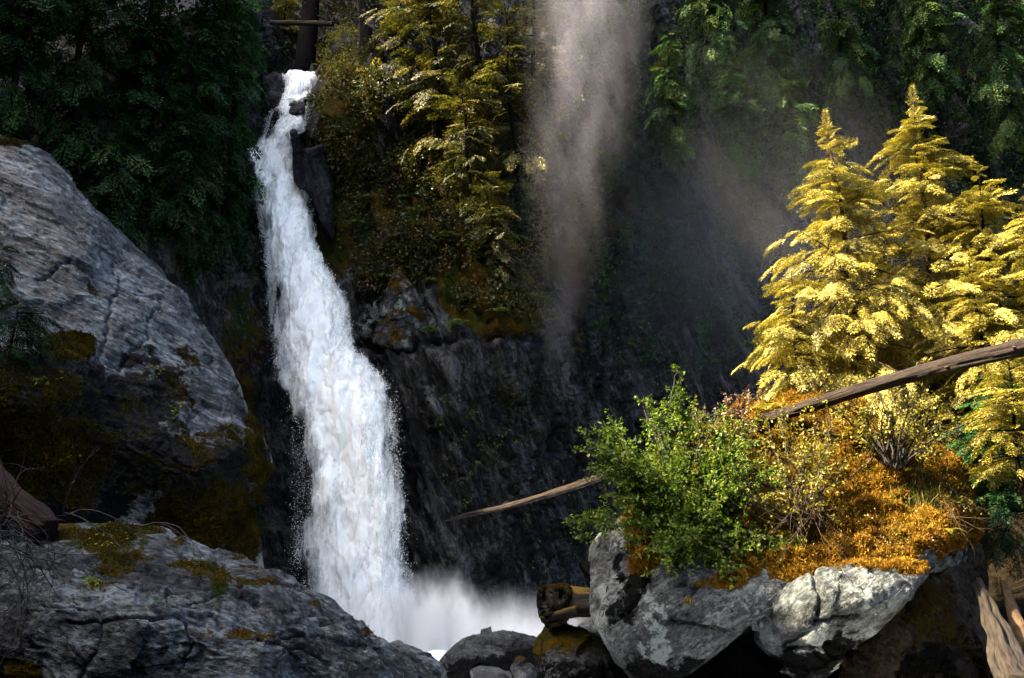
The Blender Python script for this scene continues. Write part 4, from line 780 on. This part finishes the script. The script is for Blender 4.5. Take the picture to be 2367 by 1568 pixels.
shrub('shrub', 'loose yellow bush under the log, right of the airy one', PX(2070, 1085, 19.0), tg([(1960, 930, 19.3), (2020, 900, 19.3), (2100, 920, 19.2), (2180, 930, 19.2), (2230, 960, 19.2), (2050, 980, 18.9), (2150, 1000, 18.9), (2000, 1000, 18.9), (2120, 880, 19.2)]), 22, 12, 10, .072, 'bush2', 4, spread=.3, leafy=.4)
shrub('shrub', 'low pinkish shrub along the crest left of the log', PX(1700, 985, 19.9), tg([(1640, 950, 19.8), (1690, 945, 19.8), (1740, 930, 19.8), (1780, 940, 19.8), (1600, 985, 19.6), (1660, 980, 19.6), (1720, 1000, 19.5), (1700, 1040, 19.2)]), 22, 9, 8, .06, 'pink', 5, spread=.2, leafy=.2, twl=.3)
shrub('shrub', 'yellow-green shrub between green bush and pinkish crest', PX(1640, 1060, 19.3), tg([(1600, 985, 19.3), (1650, 980, 19.3), (1700, 1060, 19.0), (1740, 1040, 19.0), (1760, 990, 19.2), (1660, 1030, 19.1)]), 20, 12, 10, .07, 'bush2', 6, spread=.22, leafy=.2)
shrub('sapling', 'small leafy sprig reaching out left beneath the green bush', PX(1415, 1222, 19.0), tg([(1305, 1215, 18.8), (1345, 1195, 18.8), (1375, 1245, 18.7), (1340, 1235, 18.8), (1400, 1190, 18.8)]), 9, 7, 6, .085, 'bush', 7, spread=.08, leafy=.5, twl=.22)
shrub('seedling', 'pale broad-leaved seedling in the orange moss', surf_at(ibS, 1910, 1195)[0], tg([(1905, 1165, 18.2), (1925, 1180, 18.1), (1895, 1180, 18.1)]), 5, 5, 5, .08, 'bush2', 8, spread=.06, twl=.12, cat='plant')
shrub('seedling', 'dark green seedling at the lower edge of the shaded moss', surf_at(ibS, 1735, 1245)[0], tg([(1700, 1235, 17.9), (1740, 1230, 17.9), (1760, 1245, 17.9)]), 6, 5, 5, .09, 'fern', 9, spread=.06, twl=.15, cat='plant')
shrub('shrub', 'low leafy shrub on the lower right rim of the mossy dome', PX(2215, 1165, 19.4), tg([(2190, 1120, 19.3), (2230, 1150, 19.2), (2255, 1190, 19.2), (2200, 1170, 19.0)]), 14, 7, 6, .06, 'bush2', 10, spread=.14, twl=.2)
fern('fern', 'pale fern arching over the mossy dome below the loose bush', surf_at(ibS, 2010, 1035)[0] + (0, -.05, .02), .75, 1, nf=10, leaf='bush2')
fern('fern', 'yellow fern at the top of the green bush', PX(1625, 1000, 19.4), .7, 2, nf=8, leaf='bush2')
fern('fern', 'small fern under the right rim of the moss', surf_at(ibS, 2160, 1240)[0], .4, 3, nf=7, leaf='bush2')
def groundcover(label, S, spots, n, ll, mat, seed, up=.12):
    g = np.random.default_rng(seed); b = Bag(); P = []
    for k in range(n):
        x, y, r = spots[g.integers(len(spots))]; P.append(surf_at(S, x + g.normal(0, r), y + g.normal(0, r * .6))[0])
    P = np.repeat(np.array(P), 9, 0); P = P + g.normal(0, .07, P.shape) + np.array([0, -.03, up * .5]) ; D = g.normal(0, .7, P.shape) + (0, -.2, .3)
    leaves_at(P, D, ll * g.uniform(.5, 1.3, len(P)), g, b, np.clip(g.normal(.5, .25, len(P)), 0, 1)); tag(b.build('ground_cover', M[mat], None), label, 'plant', kind='stuff')
groundcover('small yellow leaves carpeting the sunny top of the mossy dome', ibS, [(1950, 1000, 50), (2080, 1020, 40), (1900, 1130, 50), (1980, 1090, 40), (2150, 1080, 40), (2200, 1140, 30), (1780, 1180, 40), (1950, 1180, 30), (2080, 1230, 40)], 300, .04, 'bush2', 61)
groundcover('reddish low shrubs scattered over the mossy dome', ibS, [(1850, 1200, 60), (2050, 1250, 60), (1760, 1120, 40), (1960, 1270, 50), (2130, 1260, 30)], 60, .038, 'pink', 62)
groundcover('dark green leaves in the shaded foot of the green bush', ibS, [(1560, 1230, 40), (1650, 1250, 40), (1720, 1270, 40), (1500, 1200, 20), (1800, 1270, 30)], 260, .07, 'fern', 63)
fern('fern', 'golden fern on the crest between the log and the pinkish shrub', surf_at(ibS, 1780, 960)[0] + (0, -.05, .05), .7, 4, nf=9, leaf='bush2')
fern('fern', 'fern on the sunny side of the dome near the grass tuft', surf_at(ibS, 2110, 1100)[0] + (0, -.05, .02), .5, 5, nf=8, leaf='bush2')
g = np.random.default_rng(21); gb = Bag()
for k in range(420):
    x, y = g.normal(2140, 40), g.normal(1155, 22); p = surf_at(ibS, x, y)[0]; d_ = g.normal(0, .10, 3) + (0, 0, .26 * g.uniform(.5, 1.2)); s = np.cross(d_, g.normal(0, 1, 3)); s *= .006 / np.linalg.norm(s)
    m = p + d_ * .6; e = p + d_ * .9 + g.normal(0, .05, 3) - (0, 0, .03); gb.quads(np.array([[p - s, p + s, m + s, m - s], [m - s, m + s, e + s * .2, e - s * .2]]), np.full(2, g.uniform(.2, .9)))
tag(gb.build('grass', M['grass'], None), 'tuft of thin grass on the sunny moss', 'grass', kind='stuff')
def twigs(name, label, starts, n, ln, seed, mat='twig', dirn=(0, 0, 0), r=.008, curl=.5, fork=2, cat='dead branch', nseg=12, grav=0.):
    g = np.random.default_rng(seed); root = empty(name, starts[0], label, cat)
    for k in range(n):
        b = Bag(); p = np.asarray(starts[k % len(starts)], float) + g.normal(0, .03, 3); d_ = np.asarray(dirn, float) + g.normal(0, .35, 3); d_ /= np.linalg.norm(d_); L_ = ln * g.uniform(.6, 1.2); pts = [p]
        turn = g.normal(0, curl, 3)
        for i in range(nseg):
            d_ = d_ + turn / nseg * 2 + g.normal(0, .10, 3) - np.array([0, 0, grav / nseg]); d_ /= np.linalg.norm(d_); pts.append(pts[-1] + d_ * L_ / nseg)
        b.tube(pts, np.linspace(r, r * .25, nseg + 1), 4, cap=False)
        for f in range(fork):
            i = g.integers(3, nseg); q_ = pts[i]; d2 = (pts[i] - pts[i - 1]); d2 = d2 / np.linalg.norm(d2) + g.normal(0, .5, 3); pp = [q_]
            for j in range(5):
                d2 = d2 + g.normal(0, .18, 3); d2 /= np.linalg.norm(d2); pp.append(pp[-1] + d2 * L_ * .06)
            b.tube(pp, np.linspace(r * .6, r * .15, 6), 3, cap=False)
        b.build('cane' if cat == 'bramble' else 'twig', M[mat], root, smooth=True)
    return root
twigs('dead_branch', 'tangle of brown dead twigs on the mossy dome beside the fern', [surf_at(ibS, 2060, 1060)[0] + (0, -.05, .1)], 16, .9, 31, 'sunbark', (-.6, -.2, .1), .010, .6)
twigs('dead_branch', 'thin dead stems hanging from the airy bush over the pale rock', [PX(1860, 1150, 18.0), PX(1840, 1130, 18.0), PX(1880, 1170, 17.9)], 20, 1.3, 32, 'sunbark', (.05, -.15, -1), .008, .4, 2)
twigs('dead_branch', 'leafless forked branch across the shaded moss', [PX(1820, 1205, 17.9)], 5, 1.1, 33, 'twig', (-1, -.1, -.15), .009, .3, 4)
twigs('dead_branch', 'pale dead roots dangling from the right rim of the dome', [PX(2180, 1160, 18.6), PX(2190, 1190, 18.6)], 7, .8, 34, 'sunbark', (.5, -.3, -.5), .008, .4, 2)
twigs('dead_branch', 'curved brown branch lying on the sunny moss', [surf_at(ibS, 2010, 1085)[0] + (0, 0, .05)], 3, 1.1, 35, 'sunbark', (-.7, -.3, -.5), .02, .3, 2)
twigs('dead_branch', 'fine bare twigs left of the green bush', [PX(1420, 1150, 18.5), PX(1410, 1040, 18.6)], 8, .7, 36, 'twig', (-.8, 0, .4), .006, .4, 2)

# ---- plants on the left rocks
twigs('bramble', 'tangle of bare arching canes at the left picture edge', [PX(-40, 1190, 13.2), PX(10, 1210, 13.2), PX(-30, 1260, 12.9)], 34, 2.0, 41, 'twig', (.45, -.15, .05), .010, .9, 2, cat='bramble', nseg=20, grav=1.8)
twigs('bramble', 'long bare cane arching over the top of the foreground boulder', [PX(150, 1190, 14.6), PX(330, 1218, 14.8)], 5, 1.6, 42, 'twig', (1, 0, .28), .012, .15, 3, cat='bramble', nseg=18, grav=1.0)
g = np.random.default_rng(44)
def leaflet(label, pts, S, n, ll, seed, name='seedling', leaf='bush'):
    g = np.random.default_rng(seed); b = Bag(); P = []; D = []
    for k in range(n):
        x, y, r = pts[g.integers(len(pts))]; p = surf_at(S, x + g.normal(0, r), y + g.normal(0, r * .6))[0]; P.append(p + np.array([0, -.03, .04]) + g.normal(0, .02, 3)); D.append(g.normal(0, 1, 3) * (1, 1, .4))
    leaves_at(np.array(P), np.array(D), ll * g.uniform(.6, 1.2, n), g, b, g.uniform(.4, 1, n)); root = empty(name, P[0], label, 'plant'); b.build('foliage', M[leaf], root)
leaflet('bright green rosette in a crack of the foreground boulder', [(213, 1350, 12)], fbS, 60, .06, 1)
leaflet('scattered green seedlings on the moss atop the foreground boulder', [(240, 1225, 30), (230, 1260, 20), (260, 1245, 30)], fbS, 130, .05, 2)
leaflet('tiny green sprout on the ledge of the foreground boulder', [(358, 1402, 5)], fbS, 16, .05, 3)
leaflet('bright yellow-green plant on the mossy ledge right of centre of the foreground boulder', [(430, 1312, 16)], fbS, 40, .04, 4)
leaflet('small green sprouts in the black moss of the rock wall', [(145, 870, 12), (150, 1050, 25), (100, 880, 10)], lwS, 40, .11, 5)
leaflet('green plant on the rock wall above the mossy strip', [(365, 850, 12), (410, 945, 14)], lwS, 60, .10, 6)
for k, (x, y, d, h, r_, nb, lab) in enumerate([(-20, 700, 24.5, 1.6, 1.2, 34, 'small cedar sapling on the rock wall at the left edge'), (20, 860, 22.0, 1.8, 1.3, 44, 'cedar sapling beside the olive moss cushion on the rock wall')]):
    conifer('cedar_sapling', lab, PX(x, y, d), h, r_, nb, FINE, 'cedar', 'bark', 120 + k, start=0., shape=.4, droop=R(12))
mc = [PX(x, y, 22.0) for x, y in ((110, 800), (150, 795), (190, 815))]
# ------------------------------------------------------------------ undergrowth on the cliff
def undergrowth(label, polys, n, ll, mat, seed, name='undergrowth', per=14, size=.35):
    g = np.random.default_rng(seed); X = []; Y = []
    bb = np.array([p for poly in polys for p in poly]); c = 0
    while c < n:
        x = g.uniform(bb[:, 0].min(), bb[:, 0].max(), n * 2); y = g.uniform(bb[:, 1].min(), bb[:, 1].max(), n * 2)
        ok = np.zeros(len(x), bool)
        for poly in polys: ok |= inside(x, y, poly)
        ok &= perlin(np.stack([x * .012, y * .012, 0 * x + seed], -1)) + .5 * perlin(np.stack([x * .04, y * .04, 0 * x + seed], -1)) > g.normal(-.1, .25, len(x))
        X.append(x[ok]); Y.append(y[ok]); c += ok.sum()
    x = np.concatenate(X)[:n]; y = np.concatenate(Y)[:n]; P, nn = cliff_at(x, y)
    od = nn * .7 + np.array([0, -.3, .15]) + g.normal(0, .35, (n, 3)); od /= np.linalg.norm(od, axis=1)[:, None]
    P2 = np.repeat(P, per, 0) + np.repeat(od, per, 0) * (g.random(n * per) * size)[:, None] + g.normal(0, size * .4, (n * per, 3)); D = np.repeat(od, per, 0) * .5 + g.normal(0, .6, (n * per, 3)) + (0, 0, -.35)
    b = Bag(); leaves_at(P2, D, ll * g.uniform(.5, 1.3, n * per), g, b, np.clip(np.repeat(g.normal(.45, .2, n), per) + g.normal(0, .15, n * per), 0, 1))
    return tag(b.build(name, M[mat], None), label, 'undergrowth', kind='stuff')
undergrowth('dense brownish undergrowth on the slope right of the falls', [[(735, 240), (800, 180), (1000, 150), (1250, 150), (1260, 700), (1180, 760), (1060, 700), (960, 610), (850, 680), (800, 600), (760, 520)]], 2600, .17, 'under', 1)
undergrowth('green plants along the dark cliff base behind the leaning log tip', [[(1000, 880), (1260, 830), (1420, 900), (1450, 1300), (1200, 1380), (1120, 1100), (1040, 1200)]], 190, .13, 'fern', 2, per=7, size=.2)
undergrowth('dim undergrowth on the hazy right cliff', [[(1300, -60), (2500, -60), (2500, 420), (2000, 700), (1500, 900), (1330, 760)]], 4200, .19, 'misty', 3, per=12)
undergrowth('dark undergrowth on the left cliff', [[(80, 300), (600, 300), (590, 640), (450, 640), (300, 540), (200, 450)], [(60, 0), (600, 0), (620, 300), (80, 320)], [(590, -40), (760, -40), (780, 120), (735, 175), (650, 190), (600, 300)]], 1800, .2, 'cedar', 4, per=12)
undergrowth('golden shrubs on the rocks right of the falls head', [[(740, 60), (900, 40), (880, 170), (790, 200), (745, 280), (735, 200)]], 260, .16, 'bush2', 5, per=12, size=.4)
undergrowth('dark green growth on the slope in the upper right corner', [[(1900, -80), (2560, -80), (2560, 460), (2250, 420), (1950, 260)]], 2600, .19, 'cedar', 6, per=12)
undergrowth('dim growth along the top edge between the trunks', [[(600, -90), (1060, -90), (1060, 90), (900, 60), (780, 40), (640, 60)]], 700, .18, 'under', 7, per=12, size=.5)
g = np.random.default_rng(77)
FL = [(1060, 760, 1.0, 'fern at the foot of the broad pale slab'), (985, 770, .8, 'small fern in the cleft between the two pale slabs'), (1120, 590, 1.1, 'fern in the brown growth up and right of the broad slab'), (1170, 560, 1.1, 'fern in the brown growth near the mist edge'), (1010, 640, .9, 'fern just above the broad pale slab'), (1100, 520, 1.1, 'fern below the lowest hemlock on the slope'),
      (900, 560, 1., 'fern straight above the pointed slab'), (870, 640, .9, 'fern left of the tip of the pointed slab'), (1150, 690, 1.2, 'large fern on the ochre moss right of the slabs'), (1200, 700, 1.3, 'largest fern, at the foot of the drifting mist'), (960, 500, 1.1, 'fern halfway up the undergrowth above the slabs'), (820, 520, 1., 'fern beside the black spike rock'),
      (1040, 560, 1., 'fern in the undergrowth above the broad slab'), (1210, 620, 1.2, 'fern veiled by the left edge of the mist'), (930, 450, 1.1, 'fern high in the undergrowth right of the falls'), (1000, 430, 1., 'fern under the first sunlit hemlock'), (1125, 745, .9, 'fern on the ledge right of the broad slab'), (840, 460, .9, 'uppermost fern beside the falls')]
for k, (x, y, sz_, lab) in enumerate(FL):
    p, nn = cliff_at(np.array([x]), np.array([y]))
    fern('fern', lab, p[0] + nn[0] * .15, sz_, 200 + k, nf=8, out=nn[0] * (1, 1, 0), group='ferns on the slope right of the falls')

# ------------------------------------------------------------------ bank behind the island, right
kx, ky = np.meshgrid(np.linspace(5.5, 45, 120), np.linspace(19.5, 48, 100), indexing='ij'); q = np.stack([kx, ky, 0 * kx], -1)
kz = -1.2 + np.clip((kx - 8.5) * .30, -1, 3) + np.clip((ky - 21) * .12, 0, 1.6) + .5 * fbm(q * .3, 4)
bk = mesh('bank', np.stack([kx, ky, kz], -1), gridfaces(120, 100), M['earth'], None, {'moss': .3 + 0 * kx, 'algae_shade': 0 * kx}); bk['kind'] = 'structure'
# ------------------------------------------------------------------ unseen rim added west of the gorge, shaped to keep sun off the falls
RU = np.array([(-80, 2), (10, 3), (14.5, 4.6), (15.7, 5.2), (16.3, 6.1), (17.6, 6.1), (18.4, 5.7), (20, 5.0), (22, 4.6), (25, 5), (34, 6), (36.6, 11), (38, 12.5), (41, 14), (42.5, 16.5), (45.5, 17.5), (47.5, 30), (49, 60), (60, 62), (61.5, 24), (66.5, 24), (68, 60), (120, 60)])
nu, nw = 420, 26
U_ = np.linspace(-80, 120, nu); v = np.interp(U_, RU[:, 0], RU[:, 1]); W0 = 42.0
T = np.linspace(0, 1, nw)
q = np.stack([U_ * .5, 0 * U_, 0 * U_], -1)
ztop = v / math.cos(SUN_E) + W0 * math.tan(SUN_E) + .7 * fbm(q, 4) + .5 * np.abs(fbm(q * 3.1 + 5, 3))
Wd = W0 + 14 * (1 - T[None]) ** 1.0 * 0 - 6 * (1 - T[None]) + 0 * U_[:, None]
Wz = -6 + (ztop + 6)[:, None] * T[None]
Pr = np.stack([SUN_H[0] * Wd + SUN_K[0] * U_[:, None], SUN_H[1] * Wd + SUN_K[1] * U_[:, None], Wz], -1)
bulge = 1.6 * fbm(Pr * .12, 4) * np.sin(T * math.pi)[None]; Pr[..., 0] += bulge
rd = mesh('ridge', Pr, gridfaces(nu, nw), M['earth'], None, {'moss': np.full(bulge.shape, .6), 'algae_shade': 0 * bulge}); rd['kind'] = 'structure'

g = np.random.default_rng(5); tl = Bag()  # unseen treetops added to dapple the sunlight
for k, u in enumerate((11.5, 13.5, 15.2, 16.4, 17.8, 19.0, 20.6, 23, 27, 31, 37.2, 40.5, 43.2, 45.6)):
    zt = np.interp(u, U_, ztop); b0 = np.array([SUN_H[0] * W0 + SUN_K[0] * u, SUN_H[1] * W0 + SUN_K[1] * u, zt - 1.5]); hh, rr_ = g.uniform(1.7, 2.9), g.uniform(.6, 1.0)
    tl.tube([b0, b0 + (0, 0, hh)], [.12, .02], 6); h = g.uniform(.15, 1, 46)
    place(COARSE, b0 + np.stack([0 * h, 0 * h, h * hh], -1), g.uniform(0, 6.28, 46), g.normal(-.2, .2, 46), rr_ * (1.05 - h), g.normal(0, .4, 46), g, tl)
tl.build('dapple_treeline', M['hemlock'], rd)['kind'] = 'stuff'
# unseen slope added behind the camera to block low sky light
hx, hz = np.meshgrid(np.linspace(-60, 60, 90), np.linspace(0, 1, 30), indexing='ij'); q = np.stack([hx * .15, hz * 5, 0 * hx], -1)
hs = mesh('shade_slope', np.stack([hx, -14 - 16 * hz + 1.5 * fbm(q, 3), -4 + 33 * hz + 2.5 * fbm(q * 2 + 3, 3)], -1), gridfaces(90, 30), M['earth'], None, {'moss': .6 + 0 * hx, 'algae_shade': 0 * hx}); hs['kind'] = 'structure'
# ------------------------------------------------------------------ drifting mist
def mist(name, label, loc, scale, dens, col, seed, kindf, ns=2.2, stretch=(1, 1, .35), rot=(0, 0, 0), emit=None, aniso=.2, thr=.38, sharp=2.2):
    """closed body with a soft, streaky volume; local coordinates run -1..1"""
    n_, m_ = 14, 24
    th = np.arange(m_) / m_ * 2 * math.pi; z = np.linspace(-1, 1, n_)
    rr = np.sqrt(np.clip(1 - z ** 4, 0.0, 1)) if kindf == 'ball' else np.full(n_, 1.0)
    V = np.stack([rr[:, None] * np.cos(th), rr[:, None] * np.sin(th), z[:, None] + 0 * th], -1).reshape(-1, 3)
    V = np.vstack([V, (0, 0, -1), (0, 0, 1)])
    i = np.arange(n_ - 1)[:, None] * m_ + np.arange(m_)[None]; j = np.arange(n_ - 1)[:, None] * m_ + (np.arange(m_)[None] + 1) % m_
    Q = np.stack([i, j, j + m_, i + m_], -1).reshape(-1, 4); a = np.arange(m_); b = (a + 1) % m_; e = (n_ - 1) * m_
    Tq = np.vstack([np.stack([b, a, 0 * a + n_ * m_], 1), np.stack([a + e, b + e, 0 * a + n_ * m_ + 1], 1)])
    s = N(name); co = s.co(); X = s.n('SeparateXYZ', {0: co})
    pos = s.scaled(s.n('NewGeometry').outputs['Position'], stretch)
    r2 = s.math('SQRT', s.math('ADD', s.math('POWER', X.outputs[0], 2), s.math('POWER', X.outputs[1], 2)))
    if kindf == 'column':      # wide at the top, tapering downwards, with ragged flanks
        r2 = s.math('ADD', r2, s.math('MULTIPLY', s.math('SUBTRACT', s.noise(pos, .45, 5, .65), .5), .55))
        wz_ = s.math('ADD', .14, s.math('MULTIPLY', s.math('ADD', X.outputs[2], 1.0), .30))
        fall = s.math('SUBTRACT', 1.0, s.math('DIVIDE', r2, wz_), True)
        fall = s.math('MULTIPLY', s.math('POWER', fall, 1.7), s.math('MULTIPLY', s.math('ADD', X.outputs[2], 1.0), .72, True))
    else:
        r3 = s.math('SQRT', s.math('ADD', s.math('POWER', r2, 2), s.math('POWER', X.outputs[2], 2)))
        r3 = s.math('ADD', r3, s.math('MULTIPLY', s.math('SUBTRACT', s.noise(pos, ns * .6, 4, .6), .5), .7 if ns > .5 else 0.))
        fall = s.math('POWER', s.math('SUBTRACT', 1.0, r3, True), 2.2 if ns > .5 else 1.2)
    nz = s.noise(pos, ns, 6, .62, .3); nz = s.math('MULTIPLY', s.math('SUBTRACT', nz, thr, True), sharp * 2)
    d_ = s.math('MULTIPLY', s.math('MULTIPLY', fall, nz), dens)
    m_at = s.vol(s.n('VolumePrincipled', {'Color': tuple(col) + (1,), 'Density': d_, 'Anisotropy': aniso}).outputs[0])
    o = mesh(name, V, [Q, Tq], m_at); o.location = [float(c) for c in loc]; o.scale = scale; o.rotation_euler = rot
    return tag(o, label, 'mist', kind='stuff')
c = PX(1330, 330, 40.5)
mist('mist', 'sunlit column of drifting spray in front of the right cliff', c, (6.0, 3.0, 13.5), .10, (.84, .83, .97), 1, 'column', ns=.7, stretch=(1, 1, .3), rot=(0, R(6), 0), thr=.36)
c = PX(1680, 520, 52.5)
mist('mist', 'thin grey haze hanging before the right cliff behind the golden cedars', c, (13, 2.6, 14), .015, (.93, .95, 1), 4, 'ball', ns=.3, stretch=(1, 1, .4), rot=(0, R(-14), 0), thr=.1)
c = PX(1015, 1455, 38.6)
mist('mist', 'small peaked plume of spray right of the foot of the falls', c, (2.2, 1.5, 2.5), 6.0, (1, .995, .96), 5, 'ball', ns=1.5, stretch=(1, 1, .6), thr=.36)
c = PX(900, 1480, 39)
mist('mist', 'white spray cloud boiling up at the foot of the falls', c, (4.2, 2.6, 2.9), 6.0, (1, .995, .96), 2, 'ball', ns=1.5, stretch=(1, 1, .6), thr=.40)
c = PX(1160, 1470, 38)
mist('mist', 'thin spray drifting from the foot of the falls towards the mossy log', c, (5.4, 2.6, 2.0), 1.6, (1, .995, .96), 3, 'ball', ns=1.0, stretch=(1, 1, .6), thr=.38)
